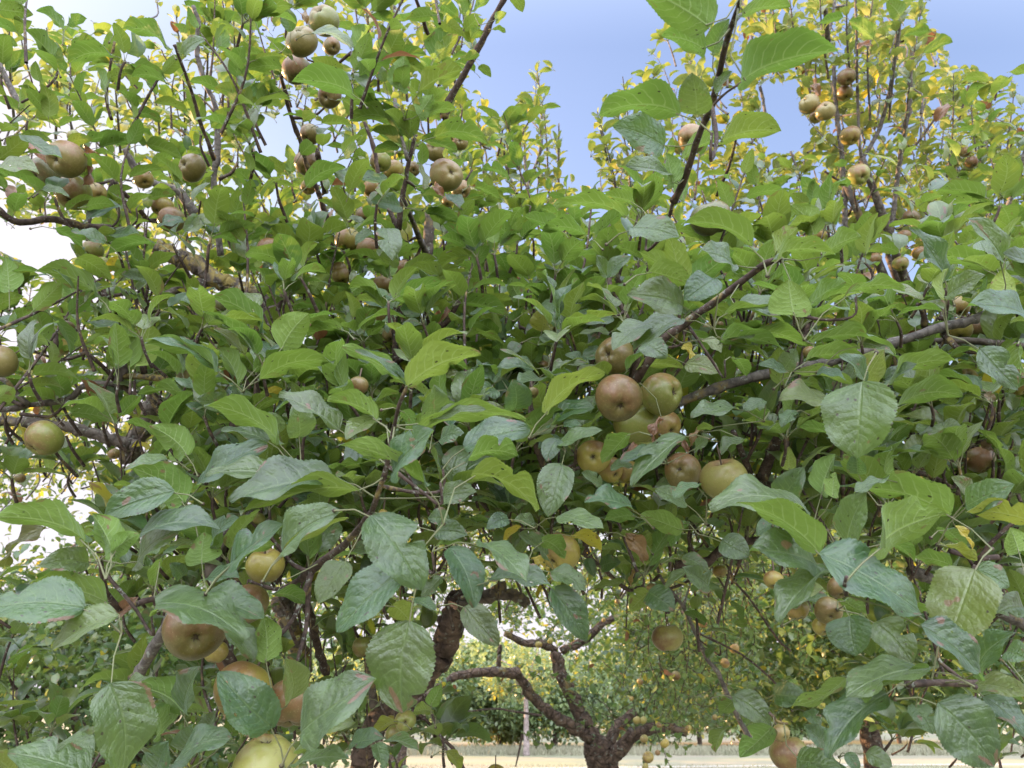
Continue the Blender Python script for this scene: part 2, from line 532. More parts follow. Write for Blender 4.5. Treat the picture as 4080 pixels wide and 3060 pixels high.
def tube_mesh(C, rad, sides=10, knob=0.12, seed=0):
    C = np.asarray(C); n = len(C)
    T = unit(np.gradient(C, axis=0))
    r = np.random.default_rng(seed)
    N = np.zeros((n, 3))
    v = np.cross(T[0], [0.3, 0.1, 0.95]); N[0] = v / np.linalg.norm(v)
    for i in range(1, n):
        v = N[i - 1] - T[i] * (N[i - 1] @ T[i]); N[i] = v / np.linalg.norm(v)
    B = np.cross(T, N)
    an = np.arange(sides) * 2 * math.pi / sides
    nz = 1 + knob * (r.random((n, 1)) - .5) * 1.2 + knob * (r.random((n, sides)) - .5) * 1.4
    rr = np.asarray(rad)[:, None] * nz
    V = C[:, None, :] + rr[..., None] * (np.cos(an)[None, :, None] * N[:, None, :] + np.sin(an)[None, :, None] * B[:, None, :])
    V = V.reshape(-1, 3)
    F = []
    for i in range(n - 1):
        for j in range(sides):
            F.append((i * sides + j, i * sides + (j + 1) % sides, (i + 1) * sides + (j + 1) % sides, (i + 1) * sides + j))
    V = np.vstack([V, C[0], C[-1]])
    a = len(V) - 2
    for j in range(sides):
        F.append((a, a, (j + 1) % sides, j))
        F.append((a + 1, a + 1, (n - 1) * sides + j, (n - 1) * sides + (j + 1) % sides))
    return V, F, n * sides

def tube_obj(name, C, rad, m, parent, sides=10, knob=0.12, seed=0):
    V, F, k = tube_mesh(C, rad, sides, knob, seed)
    me = bpy.data.meshes.new(name)
    L = root_loc(parent) if parent is not None else np.zeros(3)
    me.from_pydata([tuple(v - L) for v in V], [], [tuple(dict.fromkeys(f)) for f in F])
    me.materials.append(m)
    me.polygons.foreach_set("use_smooth", np.ones(len(me.polygons), bool))
    o = bpy.data.objects.new(name, me)
    COL.objects.link(o)
    if parent is not None: o.parent = parent
    return o

# ------------------------------------------------------------------ traced wood (tile, start radius, end radius in tile px, start depth, end depth, bark, kind : points)
# barks: b limb, l lichen, t twig, g grey shoot ; kinds: limb, branch, twig
WOOD = """
C 20 27 .62 .86 t branch : 385,-60 370,0 330,140 270,320 190,680 110,860 50,1060 0,1190 -60,1310
C 12 9 .66 .72 t twig : 345,130 420,50 480,-20
C 10 9 .72 .70 t twig : 190,690 270,610 380,535
F 26 34 .86 1.02 t branch : 640,15 500,70 330,210 150,340 0,450 -120,540 -300,800
E 12 22 .68 .78 t branch : 430,840 375,960 350,1080 320,1200 290,1390 250,1500 200,1659
H 24 34 .78 1.0 t branch : 200,0 100,120 0,230 -140,330 -260,430
E 20 30 1.5 1.55 t branch : 760,290 690,420 580,500 470,580 400,650 310,710
E 26 20 1.55 1.6 t twig : 345,700 350,560 345,460 350,300 350,180
E 18 16 1.25 1.2 t twig : 1740,90 1740,210 1800,300 1860,410
E 30 30 1.12 1.15 t branch : 1930,560 1915,680 1890,800 1880,900
E 20 24 1.1 1.2 t twig : 1220,1100 1260,1240 1310,1360
E 9 9 1.5 1.5 t twig : 1140,380 1160,480 1185,570
E 12 14 1.7 1.7 b twig : 800,640 760,720 735,800
F 34 36 1.28 1.36 g limb : 1960,385 1870,420 1700,455 1500,520 1300,580 1100,640 900,700 700,735 450,785 250,850 20,930 -200,1010
F 26 26 1.32 1.4 b branch : 2300,590 2180,585 1900,550 1700,550 1500,575 1380,600
F 26 18 1.3 1.25 t twig : 1690,500 1760,580 1830,615 1920,620
F 30 18 1.3 1.3 t twig : 1680,410 1690,360 1705,310
F 24 14 1.33 1.3 t twig : 1570,460 1560,380 1520,310
F 30 26 1.5 1.45 b branch : 2300,230 2212,270 2120,310
F 22 22 1.45 1.5 b branch : 1530,620 1400,690 1250,760 1080,820
F 24 44 1.25 1.35 t branch : 670,740 650,850 655,980 640,1100 600,1230 550,1340 520,1440
F 18 26 1.3 1.35 t twig : 330,1140 350,1190 400,1320 440,1400
F 40 34 1.36 1.5 l branch : 300,1440 450,1460 600,1500 750,1510
F 14 12 1.0 .95 t twig : 700,560 720,470 725,380
F 16 10 1.2 1.1 t twig : 720,560 820,430 930,330
F 32 30 1.6 1.6 b branch : 1055,1290 1090,1400 1095,1520
F 10 8 1.7 1.7 t twig : 1290,1210 1450,1120 1560,1070 1600,980
F 16 22 1.6 1.7 t branch : 1400,1400 1550,1410 1650,1450 1760,1520
F 18 16 1.6 1.6 t twig : 1190,490 1225,370 1250,260
F 16 14 1.5 1.5 t twig : 1590,770 1750,825 1850,850
A 22 36 2.0 2.1 g branch : 810,960 830,1010 900,1120 1020,1200 1150,1235 1200,1290 1270,1390
D 62 72 2.15 2.2 l limb : 1010,-60 1120,-5 1280,60 1400,150 1560,215 1680,290 1790,420 1900,600
D 36 34 2.15 2.2 b branch : 1330,175 1200,190 1060,280 950,370 880,420
D 34 48 2.0 2.1 b limb : -60,1065 130,1075 400,1105 600,1150 800,1210 900,1235
D 50 70 2.1 2.15 b limb : 1010,900 980,980 950,1070 900,1160 850,1240 840,1330
D 20 26 1.45 1.5 b branch : -30,1000 100,985 190,965 300,955 440,930 490,890 560,835 700,830 780,830
D 20 20 1.42 1.45 b twig : 0,790 70,840 130,920 190,965
D 16 14 1.45 1.45 t twig : 20,905 100,950 160,965
D 36 36 1.5 1.5 b branch : 775,870 770,800 790,730 790,680
D 24 26 1.5 1.5 l twig : 800,780 900,780 1000,790 1080,800
D 22 26 1.5 1.5 t twig : 905,410 905,520 920,640 935,760
D 15 17 1.45 1.5 t twig : 560,625 640,690 710,760 740,810
D 17 22 1.5 1.5 t twig : 880,915 830,870 790,840
D 22 22 1.5 1.5 t twig : 355,500 360,600 330,680 300,760
D 12 14 1.45 1.45 t twig : 440,935 390,1000 320,1045 200,1030 130,1025
D 14 20 1.6 1.6 t twig : 680,220 720,310 770,420 800,480
D 18 18 1.2 1.2 t twig : 1500,1030 1510,1130
D 14 14 1.2 1.2 t twig : 1665,790 1655,900 1650,990
D 12 13 1.25 1.25 t twig : 1585,710 1560,800 1545,880
D 18 18 1.6 1.6 t twig : 1800,360 1815,300 1830,250
D 14 14 1.7 1.7 t twig : 870,230 700,260 560,200
A 11 14 1.45 1.6 t branch : 1130,290 1160,370 1230,560 1300,800 1340,900 1385,1040
A 16 26 1.9 2.0 g branch : 1250,40 1285,150 1275,330 1340,560 1400,700 1410,1000 1385,1150 1400,1400 1430,1659
A 12 24 1.7 2.0 t branch : 1820,490 1870,700 1950,930 2000,1100 2080,1300 2140,1500 2170,1659
A 18 24 1.9 2.0 t twig : 2055,970 2080,1120 2110,1250
A 22 26 1.8 1.8 g branch : -20,380 40,520 90,620 140,700
A 10 10 1.6 1.6 t twig : 140,665 260,600 370,490 350,400
A 9 12 1.6 1.65 t twig : 745,270 720,400 690,600 700,700 725,780
A 26 30 1.35 1.5 t branch : -40,1330 100,1440 350,1420 550,1470 720,1480
A 14 18 1.7 1.8 t twig : 730,1170 870,1320 960,1430
A 8 8 1.9 1.9 t twig : 1290,620 1350,680 1400,740
A 10 14 1.9 1.9 t twig : 1540,1050 1500,1120 1420,1160
B 12 16 1.8 1.9 t branch : 480,-20 520,100 560,220
B 20 30 1.7 1.8 t branch : 1070,-30 980,120 900,290 800,470 700,650 665,770
B 11 13 2.2 2.2 g twig : 340,-10 350,180 360,370
B 15 16 1.6 1.6 g twig : 68,340 85,450 100,580
B 14 16 1.5 1.5 g branch : 345,640 370,820 400,930 430,1040
B 15 22 1.5 1.55 t branch : 485,870 440,1030 420,1150 395,1280 370,1490
B 16 24 1.6 1.8 b branch : 395,1280 450,1400 500,1530 560,1670
B 32 34 2.0 2.0 b branch : 575,1390 565,1520 570,1680
B 14 20 1.6 1.6 t branch : 150,790 210,960 240,1130 270,1230 330,1400 370,1490
B 8 9 1.7 1.7 t twig : 850,1100 790,1190 720,1260
B 8 14 3.6 3.6 g branch : 1270,470 1290,650 1300,800 1290,980 1210,1200 1165,1320
B 9 14 3.5 3.6 g branch : 940,760 1040,1000 1110,1200 1170,1310
B 6 8 3.5 3.5 g twig : 1180,820 1190,1000 1205,1130
B 6 7 3.5 3.5 g twig : 1410,800 1410,1200
B 12 15 1.5 1.5 t twig : 1465,1380 1440,1500 1420,1640
B 8 8 3.3 3.3 g twig : 1655,740 1690,880 1725,1040
C 9 13 1.5 1.6 t twig : 350,890 300,1080 220,1270
H 55 40 1.85 1.9 l branch : 760,620 850,570 960,540 1090,530 1160,560 1205,600
H 40 46 1.85 1.85 l branch : 1060,480 1010,500 990,560
H 95 85 1.95 2.05 o limb : 780,520 740,640 700,780 650,920 560,1040 430,1160 300,1270 210,1400 160,1530 130,1700
H 11 14 1.3 1.35 t branch : 470,1285 560,1360 660,1470 730,1540 800,1680
H 20 34 1.9 2.0 b branch : 150,830 175,960 200,1150 210,1260
H 12 20 1.65 1.75 g branch : 2060,410 2110,480 2212,610 2290,770 2370,950 2440,1040 2500,1180 2570,1330 2650,1470
H 20 14 1.9 2.1 t branch : 1540,250 1700,370 1850,500 1960,480
G 45 45 1.15 1.25 g branch : 1140,620 1070,760 965,930 870,1090
G 42 52 1.15 1.2 t branch : 1420,760 1450,880 1500,990 1540,1060
G 75 72 2.3 2.3 l limb : 1810,560 1860,680 1910,830 1945,960 1960,1100
G 18 22 .8 .85 t branch : 650,310 665,420 700,540 780,630
G 24 24 .85 .95 t branch : 740,620 880,600 1000,565 1140,620
G 50 46 1.3 1.3 b branch : 1370,420 1430,240 1480,120 1640,20
G 34 30 1.7 1.8 t branch : 1960,540 2020,700 2060,880 2120,1050
G 44 44 1.2 1.2 t branch : 1640,1370 1700,1490
I 16 12 .62 .60 t twig : 1060,540 1050,470 1060,420
I 26 26 .70 .74 t branch : 1450,1125 1650,1105 1850,1110 2050,1100 2260,1160
I 42 42 1.5 1.6 g limb : 1480,380 1600,430 1750,490 1900,560 2050,640 2260,760
I 40 30 1.5 1.5 t branch : -60,350 100,330 180,310 290,215 500,180
I 14 20 .95 1.0 t branch : 2230,20 2100,100 1980,220 1900,340
I 20 20 1.0 1.0 t branch : 1730,250 1900,300 2050,290
I 8 8 2.2 2.3 t branch : 240,365 400,520 510,670 620,830 700,900
I 8 8 2.2 2.3 t branch : 110,790 300,880 420,950 540,1050 620,1130
I 12 8 .9 .9 t twig : 560,1300 620,1360 680,1370
"""
WOOD_REAR = """
C 16 23 2.8 2.9 g branch : 925,60 935,200 945,300
C 14 24 2.8 2.95 g branch : 980,420 985,590 1000,760 1030,1000 1050,1300 1050,1520 1030,1700 1010,1840 1005,2100
C 9 11 2.7 2.8 g branch : 1120,-20 1128,300 1132,560 1145,900 1160,1020
C 12 16 2.7 2.85 g branch : 1415,60 1395,260 1350,540 1280,820 1160,1040 1060,1200
C 15 19 2.9 3.0 g branch : 1490,300 1475,480 1465,700 1420,950 1375,1300 1330,1659
C 17 19 2.4 2.5 g branch : 2230,950 2190,1080 2130,1280 2060,1440 2025,1570
C 9 10 3.0 3.0 g twig : 990,-20 970,120 935,280
C 11 12 3.2 3.2 g twig : 500,560 520,640 545,800
C 8 10 2.9 2.9 t twig : 1700,680 1620,790 1500,950 1430,980
C 7 8 3.1 3.1 t twig : 1870,500 1830,640 1780,820
C 7 8 3.0 3.0 t twig : 920,1110 970,1145 1030,1180
C 9 10 2.9 2.9 t twig : 1070,1400 1110,1330 1180,1290
C 10 12 3.4 3.4 g twig : 380,20 430,130 455,300
C 10 14 2.9 3.0 t branch : 1600,1440 1700,1380 1850,1280 1950,1190
C 8 9 3.0 3.0 g twig : 700,980 760,1150 820,1240 900,1280
"""

# ------------------------------------------------------------------ traced leaves: tile, base u v, tip u v, apparent width, face (t top, u underside), depth, [y= b= a=arch k=fold r=extra roll]
LEAVES = """
C 175 178 -290 -90 330 u .62 a=.9
C 150 322 -140 235 175 u .66 a=.5 r=1
C 190 342 305 120 140 t .72
C 380 532 1010 330 290 u .62 a=1.1 x=1
C 385 90 700 40 120 u .62
C -15 735 -560 760 215 u .66 a=1.5
C 92 742 60 470 225 t .70
C 210 600 325 460 75 t .72
C -120 950 -450 810 235 t .78 a=.5
C 240 925 640 850 190 u .74 a=.9
C 0 1030 250 890 120 u .82
C -60 1200 -110 990 130 u .82
C 5 1310 60 1070 115 u .86
C -90 1130 -370 1075 110 t .84
C -360 1400 -825 1345 120 u .95 a=1.2
C -320 1310 -515 1265 85 u 1.05
C -620 1530 -910 1500 105 u 1.1 a=1
C -800 1480 -1030 1400 120 u 1.3
C -330 1480 -20 1540 165 t .82
C 455 1600 -10 1455 150 u .72 a=1.1
C 600 1640 745 1475 150 u .80
C 850 1520 700 1330 170 u 1.05
C 610 1680 990 1650 130 u .70 a=1.3
C 905 1670 1155 1530 130 u .80
C 2070 1700 1830 1412 120 t .88 k=.6
C 1700 1820 1475 1475 110 t .95 k=.6
C 2300 1720 2075 1640 100 t .9
C 2330 470 2100 470 60 u 1.4
C 1240 250 1075 130 100 u 2.4
C 1410 110 1320 10 110 u 2.5
C 1600 200 1430 230 70 u 2.5
C 1560 340 1750 270 80 u 2.5
C 1040 110 880 150 60 u 2.6
B 90 330 182 165 112 u 1.5
B 105 450 205 320 80 u 1.5
B 370 580 410 355 180 u 1.35
B 495 605 790 448 125 u 1.3
B 280 530 230 408 72 t 1.4
B 620 360 760 225 120 u 1.5
B 590 390 730 185 140 u 1.6
B 265 690 5 650 80 u 1.4 a=1
B 335 785 50 790 125 u 1.4 a=1.1
B 500 750 595 610 130 u 1.35
B 540 745 755 715 75 u 1.4
B 600 885 950 935 140 u 1.3 a=1.2
B 520 905 750 985 100 u 1.4 a=1
B 480 890 290 832 80 u 1.4
B 310 1200 98 1165 80 t 1.4 a=1
B 60 1010 15 865 100 u 1.5
B 385 1340 190 1300 130 t 1.35
B 285 1480 330 1690 170 t 1.2
B 200 1500 90 1590 70 t 1.4
B 500 1060 545 1225 52 t 1.4
B 690 1262 800 1365 75 t 1.35
B 545 1375 790 1465 75 u 1.4 a=1
B 1082 1170 912 1090 75 u 1.4 a=1
B 870 1205 1030 1290 75 u 1.5
B 1170 1340 1095 1465 85 u 1.5
B 480 1200 580 1330 80 u 1.5
B 290 130 470 130 60 u 1.7
B 640 20 760 110 90 u 1.6
B 860 60 960 0 70 u 1.6
B 900 190 840 250 90 u 1.7
B 1000 130 1070 80 70 u 1.6
B 980 190 1065 210 40 u 1.7
B 1110 -30 1175 80 85 u 1.4
B 880 340 800 390 70 u 1.7
B 890 430 970 500 60 u 1.7
B 1170 700 1180 790 60 u 2.5
A 1078 300 795 185 125 u 1.35 a=1.1
A 725 355 440 415 130 u 1.4 a=1
A 345 420 320 245 130 t 1.4
A 350 400 150 190 100 u 1.35 a=.8
A 410 205 235 72 75 u 1.5
A 440 155 565 122 75 u 1.5
A 460 305 625 262 75 u 1.5
A 5 235 112 298 60 u 1.5 a=1.2
A 75 440 50 335 62 u 1.5
A -10 60 215 95 120 u 1.3
A 195 170 -30 165 85 u 1.4 y=.4
A 760 200 840 150 70 u 1.5
A 1085 545 850 500 82 u 1.45 a=1
A 690 575 620 440 75 u 1.5
A 700 515 835 460 80 u 1.5
A 1200 345 1140 275 80 t 1.5
A 1190 355 1338 255 85 t 1.45
A 1690 215 1497 135 85 u 1.5
A 1712 365 1490 385 90 u 1.5 a=1
A 1825 440 1555 475 110 u 1.5 a=1
A 1752 610 1510 670 160 u 1.5 a=.8
A 1870 625 1695 640 90 u 1.5
A 1895 200 1785 25 115 t 1.5
A 2290 610 1890 530 170 u 1.15 a=1.1
A 2028 212 2300 320 75 t 1.35 a=1
A 860 735 1045 790 80 u 1.5 a=1
A 570 915 805 895 65 u 1.45 a=1
A 650 950 950 930 105 u 1.45 a=1
A 950 935 1185 1035 95 u 1.45 a=1.1
A 130 870 405 1030 75 t 1.25 a=-.4
A -20 1100 250 1125 95 t 1.2
A 840 1150 1045 1090 62 u 1.5
A 960 1285 1140 1255 80 u 1.5
A 275 1225 450 1275 60 t 1.3
A 555 1430 790 1340 95 t 1.35 a=1
A 735 1525 910 1550 95 t 1.35
A 345 1475 545 1615 55 u 1.2
A 685 1570 460 1495 80 t 1.2
A 1000 1570 705 1645 95 u 1.3 a=1
A 1190 1430 1015 1475 62 t 1.4
A 1290 1400 1190 1495 95 t 1.35
A 1195 1510 1400 1450 85 t 1.35
A 1355 1525 1565 1590 75 u 1.4 a=1
A 1590 1560 1765 1500 75 u 1.5
A 2010 1510 1865 1600 75 u 1.5
A 1985 1210 2240 1085 115 u 1.25 a=1
A 1430 330 1420 170 90 u 1.8
A 1450 520 1460 400 110 u 1.8
A 560 1000 460 870 70 u 1.4
D 645 268 232 95 135 u 1.25 a=1.1
D 960 160 785 120 85 t 1.4
D 545 445 835 490 65 t 1.3 r=1
D 1405 735 945 540 100 t .98 a=1.1 r=1
D 1415 748 938 565 95 u .95 a=1.2
D 1705 500 1350 268 135 u 1.05 a=1.1
D 1825 602 2000 370 240 u 1.0
D 2212 470 1985 520 95 u 1.1
D 1675 805 2165 690 135 u .95 a=1
D 1640 740 1885 640 130 u 1.0
D 1370 315 1160 290 75 t 1.3
D 1590 640 1385 470 90 t 1.1
D 1545 860 1400 590 110 u 1.0
D 1820 1220 1322 968 145 u .85 a=1.2
D 1490 960 1270 925 140 t 1.05
D 1235 918 885 905 70 u 1.2 a=1
D 455 1015 765 1085 110 u 1.3 a=.8
D 780 945 905 1055 110 u 1.4 y=.25
D 1212 1290 970 1100 215 u 1.0
D 1255 930 1065 1085 65 u 1.1
D 1400 1065 1205 960 100 t 1.1
D 1195 1600 850 1370 240 u .88 a=.8
D 1080 1310 805 1390 70 t .87 k=.6
D 1130 1525 680 1680 240 t .80
D 1285 1500 1735 1225 150 t .92 a=.8
D 1815 1420 1330 1425 130 t .85 a=.8
D 2160 1440 1490 1590 230 t .76 a=.6
D 2330 1520 1555 1670 130 u .72 a=1
D 2200 1125 1808 900 160 t .76 a=.6
D 1940 1175 1905 955 190 t .88
D 1810 1150 1740 1010 100 t .95
D 1740 1200 1430 1130 90 t 1.0
D 60 230 40 10 150 u 1.25
D -30 330 160 260 100 u 1.3
D 100 420 300 300 90 u 1.4
D 250 240 440 180 70 u 1.4
D 150 560 275 530 60 u 1.4 y=.3
D 560 480 490 620 90 u 1.5
D 1700 90 1850 10 80 t 1.4
D 1870 240 2060 230 80 u 1.4
D 2030 240 2140 120 100 u 1.4
D 1840 280 1730 330 70 u 1.4
D 0 400 110 470 90 t 1.4
D 820 640 880 560 60 u 1.5
D 1070 730 1190 755 45 u 1.4
D 1730 900 1830 860 70 u 1.05 y=.85 b=.2
D 130 1100 170 1230 70 u 1.4 y=.9
E 430 842 905 635 205 u .66 a=1
E 435 862 5 590 95 u .68 a=.8
E 440 850 90 610 70 t .69 k=.6
E 225 1060 -90 930 140 u .74 a=1
E 240 1050 30 1190 110 t .77
E 600 1070 600 835 205 t .95
E 478 1135 1195 1060 105 u .72 a=.8
E 560 1080 950 1000 60 t .73 k=.5
E 335 1400 600 1130 210 t .66
E 560 1492 -20 1225 120 u .64 a=.8 k=.5
E 640 1190 795 1150 115 t .9
E 795 1240 1225 1130 210 t .82 a=.6
E 795 1330 1150 1300 150 u .76 a=1
E 845 1410 1270 1650 190 u .69 a=1.1
E 650 1560 880 1530 150 t .8
E 1430 1350 1340 1690 255 t .92
E 1400 1180 1330 1330 130 t .95
E 1400 1225 1695 1130 80 t .95 a=.6
E 1335 1115 1645 1050 75 u 1.0 a=1
E 1370 1050 1645 985 120 t 1.02
E 1860 1150 1690 1345 130 u .92
E 690 185 435 75 95 u 1.35 a=1
E 640 230 365 150 110 t 1.4 a=.6
E 310 60 330 -60 130 t 1.4
E 300 120 205 90 60 u 1.4
E 320 130 310 20 90 u 1.4
E 60 240 210 170 100 u 1.3 a=1
E 780 265 965 165 95 u 1.4
E 755 170 830 110 60 t 1.45
E 800 300 1080 385 120 u 1.35 a=1
E 1150 270 1080 130 125 u 1.5
E 1600 195 1335 165 90 u 1.25 a=1
E 1420 130 1560 110 90 t 1.3
E 1722 130 1650 -10 90 t 1.15
E 1725 132 1880 5 95 t 1.1
E 1300 490 1310 335 160 t 1.35 y=.35
E 1250 335 1480 250 85 u 1.4 a=1
E 1405 505 1610 355 95 t 1.2
E 1755 395 1560 430 110 t 1.15
E 805 512 1055 570 62 u 1.3 a=.8
E 1290 520 1440 600 95 t 1.25
E 1245 735 990 735 85 t 1.2 a=1
E 985 755 812 770 115 t 1.2
E 1010 870 835 930 125 t 1.15
E 1125 995 1110 800 200 t 1.0
E 1318 1020 1705 760 150 u .85 a=1
E 1440 1090 1560 1100 60 t 1.0
E 2212 320 1850 250 230 t .80 a=.5
E 1990 100 2280 190 190 u .78
E 1960 430 1760 610 160 t .84
E 2200 410 1890 620 160 t .84
E 1960 560 2110 660 150 t .95
E 1920 725 2215 725 95 u 1.0 a=1
E 1740 640 1560 680 85 t 1.2
E 1740 500 1510 520 35 t 1.2
E 2220 1165 1880 1490 150 t .92 a=.6
E 2075 1270 1805 1330 95 t .95
E 1885 1640 1575 1590 120 t .9 a=.6
E 2230 1600 2030 1520 120 t .9
E 1880 1360 1745 1390 70 t .95
E 1690 1480 1560 1400 90 t .98
E 400 1000 470 1100 90 u .9 
E 160 350 30 430 130 t 1.35
E 330 330 140 290 90 t 1.35
E 280 260 380 300 80 t 1.3
E 280 460 60 520 90 t 1.3 y=.2
E 350 380 300 500 80 t 1.3
E 520 340 640 310 60 u 1.35 y=.2
E 500 430 390 450 60 t 1.3
E 560 200 570 300 100 u 1.45
E 1140 560 1090 640 90 t 1.3
E 1340 640 1330 560 40 t 1.25
E 1330 750 1600 700 60 t 1.1
E 1610 720 1450 640 70 t 1.15
E 1620 430 1740 400 100 t 1.3
E 960 360 830 380 40 t 1.35 
E 640 760 880 850 80 t 1.25
F 205 150 10 290 200 t .80
F 330 60 110 -20 120 t .85
F 330 340 705 405 120 t .86 a=.8
F 275 365 665 435 75 u .83 a=1
F 722 385 685 150 290 u .80
F 830 312 1055 165 115 u .82
F 1050 262 1440 215 95 u .82 a=1
F 1300 190 1560 280 60 t .9
F 245 545 655 605 115 u .82 a=1.1
F 250 525 465 520 85 t .85 a=1
F 465 500 805 585 115 u .85 a=1
F 835 570 1380 640 105 u .82 a=1.2
F 1170 560 1370 640 80 t .84
F 795 680 1175 665 120 u .9 a=1
F 655 735 735 600 130 t .85
F 668 745 490 705 70 t .84
F 725 765 1105 830 95 u .85 a=1
F 870 760 1060 810 60 t .84
F 1175 820 1310 605 180 t .80
F 1178 820 1012 645 100 t .78
F 1165 815 1130 1310 445 t .70 a=.7 k=.25
F 1330 822 1785 680 115 u .85 a=1.1
F 1310 800 1520 700 90 t .87
F 1388 985 1815 905 160 u .85 a=1
F 960 965 625 925 130 t .85 a=.6
F 1000 1175 740 1115 75 u .95 a=1
F 900 1540 990 1285 170 u .95
F 975 1565 990 1400 105 u .92
F 635 1590 790 1370 200 t .90
F 1130 1410 1120 1275 130 t .95
F 690 1390 690 1235 110 u 1.1 y=.2
F 1462 1220 1220 1395 125 t 1.2
F 1630 980 1780 1100 110 t 1.2
F 1780 1130 1540 1110 70 t 1.3
F 2240 400 1845 325 150 t .80
F 1925 600 2175 870 185 t .88
F 1710 260 1965 125 130 t .9
F 1700 280 1720 80 70 u .9
F 1980 290 1975 130 40 t .9
F 2080 230 2090 80 160 u .92 y=.2
F 1900 600 2010 830 110 u .95
F 2190 560 2240 780 110 u .9
F 1735 1680 1120 1520 190 u .70 a=1.2
F 1330 1440 1110 1540 60 t .71
F 815 1660 175 1640 185 t .74 a=1
F 1835 1620 2150 1480 190 t .8
F 1850 1520 1740 1430 110 t .85
F 2260 1720 1835 1660 150 u .75 y=.3 a=1
F 100 1480 -60 1570 80 t .85
F 60 470 130 640 80 u 1.1 
F 20 700 240 760 130 t 1.0
F 130 540 250 630 70 t 1.0
F 340 660 410 780 90 u .98
F 330 980 50 1040 110 t .95
F 520 930 390 1000 90 t .95
F 720 1000 640 1110 90 t 1.0
F 200 1110 90 1130 50 u 1.0
F 400 1200 250 1290 80 t 1.0
F 80 1250 200 1170 70 t .98
F 560 1000 480 1080 60 u 1.0
G 548 188 -20 35 190 u .72 a=1
G 730 270 595 10 200 u .72 a=.6
G 728 268 905 140 150 u .72
G 575 330 245 350 175 t .76
G 548 622 -90 640 290 t .70 a=.5
G 700 588 190 450 160 u .74 a=.6
G 765 672 335 905 175 t .70 a=.7
G 1008 600 1590 830 270 t .76 a=1.1 k=.2
G 1300 560 1720 700 210 t .80 a=.8
G 905 150 1435 120 150 t .78 a=.8
G 890 330 1205 110 165 t .80
G 1305 330 1320 130 230 u .82
G 1495 345 1845 85 170 t .76 a=.6
G 1480 350 1790 210 70 u .75
G 1830 255 2220 0 230 t .70 a=.6
G 1840 265 2260 40 75 u .69
G 2240 320 2060 600 190 t .76
G 1765 530 1975 595 105 u .9
G 1480 690 1640 960 170 t .85
G 1722 975 1700 655 170 u .82
G 1765 1400 1410 1040 310 t .74 a=.7
G 1885 1215 1850 950 200 t .78
G 1950 1428 2440 1080 330 t .62 a=.7
G 715 1110 790 1700 375 t .66 a=.7
G 1185 1300 865 1140 170 u .80 a=.8
G 1190 1285 1300 1005 150 t .80
G 580 1700 50 1560 250 t .66
G 380 1500 600 1590 170 t .72
G 1010 1690 1095 1485 190 t .72
G 1110 1650 1510 1470 150 t .74
G 1190 1560 1250 1380 170 t .80
G 1040 1450 970 1260 150 t .82
G 1500 1450 1550 1270 115 u .85
G 1340 1440 1400 1290 110 t .9
G 2000 1510 2290 1350 210 t .72
G 1900 1640 2260 1600 100 t .74
G 560 150 830 330 90 t .85
G 740 340 830 230 80 u .85
G 1040 300 1000 480 70 u .95
G 1180 420 1100 330 110 t 1.0
G 1330 440 1550 430 100 t .95
G 100 1690 -60 1560 150 t .72
G 820 1110 1020 1100 60 t .9
G 1380 200 1550 40 100 t .85
G 1950 1700 1650 1640 90 t .8
H 195 20 520 505 350 t .64 a=.7 k=.2
H 400 370 -30 780 270 t .64 a=.6
H 440 705 400 1300 445 t .62 a=.6 k=.2
H 610 130 820 150 150 t .78
H 700 230 860 620 220 t .76
H 615 215 790 205 45 u .76
H 905 200 1200 455 150 t .72 a=.6
H 955 440 1385 500 120 t .74 a=.8
H 800 610 1020 870 200 t .86 b=.15
H 1365 490 1580 830 225 t .88
H 1360 385 1585 510 140 t .88
H 1500 150 1685 260 100 u 1.1 y=.8
H 1165 95 1055 190 60 u 1.1 y=.9 b=.2
H 1330 280 1150 140 120 t .98
H 1300 180 1450 300 140 u .90
H 1420 20 1700 110 125 t .85
H 1830 455 1640 500 65 u 1.3
H 1990 520 1870 640 150 u 1.2 y=.15
H 1990 520 2160 640 180 t 1.15
H 575 1255 650 1115 110 u 1.1
H 590 1290 465 1300 85 u 1.15
H 350 1350 212 1440 90 u 1.2 y=.35
H 60 1500 280 1470 120 t .8
H 290 1480 505 1550 80 t .9
H 230 1500 270 1680 110 t .85
H 680 1550 765 1680 90 u 1.15 y=.3
H 650 420 520 560 90 t 1.0
H 470 560 610 640 70 t .9
H 330 600 450 720 150 u .80 y=.2
H 700 60 560 40 130 t .9
H 1080 40 940 110 110 t .9
H 1250 60 1120 60 90 t .95
H 1900 20 1700 60 90 u .95
H 2212 120 1940 20 150 u .95
H 2212 60 2140 230 110 u 1.0 
H 1680 350 1810 320 110 t 1.3
H 1590 300 1640 420 80 t 1.3
H 90 230 190 260 110 t 1.1
H 700 380 860 500 90 t .95
H 2240 380 2100 500 70 t 1.1
I 872 340 435 250 260 t .70 a=.6
I 930 372 620 715 190 t .68 a=.6
I 885 262 350 -60 190 u .66 a=1
I 888 268 1545 660 300 t .64 a=.8 k=.2
I 1275 235 1725 5 270 u .62 a=1
I 1062 215 1190 -130 200 t .72
I 1285 200 1500 320 90 u .76
I 1750 350 1480 300 100 u .80
I 1892 372 1720 860 405 t .66 a=.6 k=.2
I 1895 372 2115 490 170 t .74
I 1540 735 1945 1095 190 t .63 a=.7
I 1885 1060 2165 780 180 t .68
I 1250 715 1490 990 260 t .78
I 1085 675 1120 935 290 t .74
I 1600 1015 1060 1200 190 t .64 a=.7
I 1600 1020 1160 1210 80 u .63 a=.6
I 1070 1060 700 1258 95 u .74 a=-.5
I 1320 1175 940 1595 270 t .66 a=.5
I 1655 1235 2020 1650 380 t .62 a=.5 k=.2
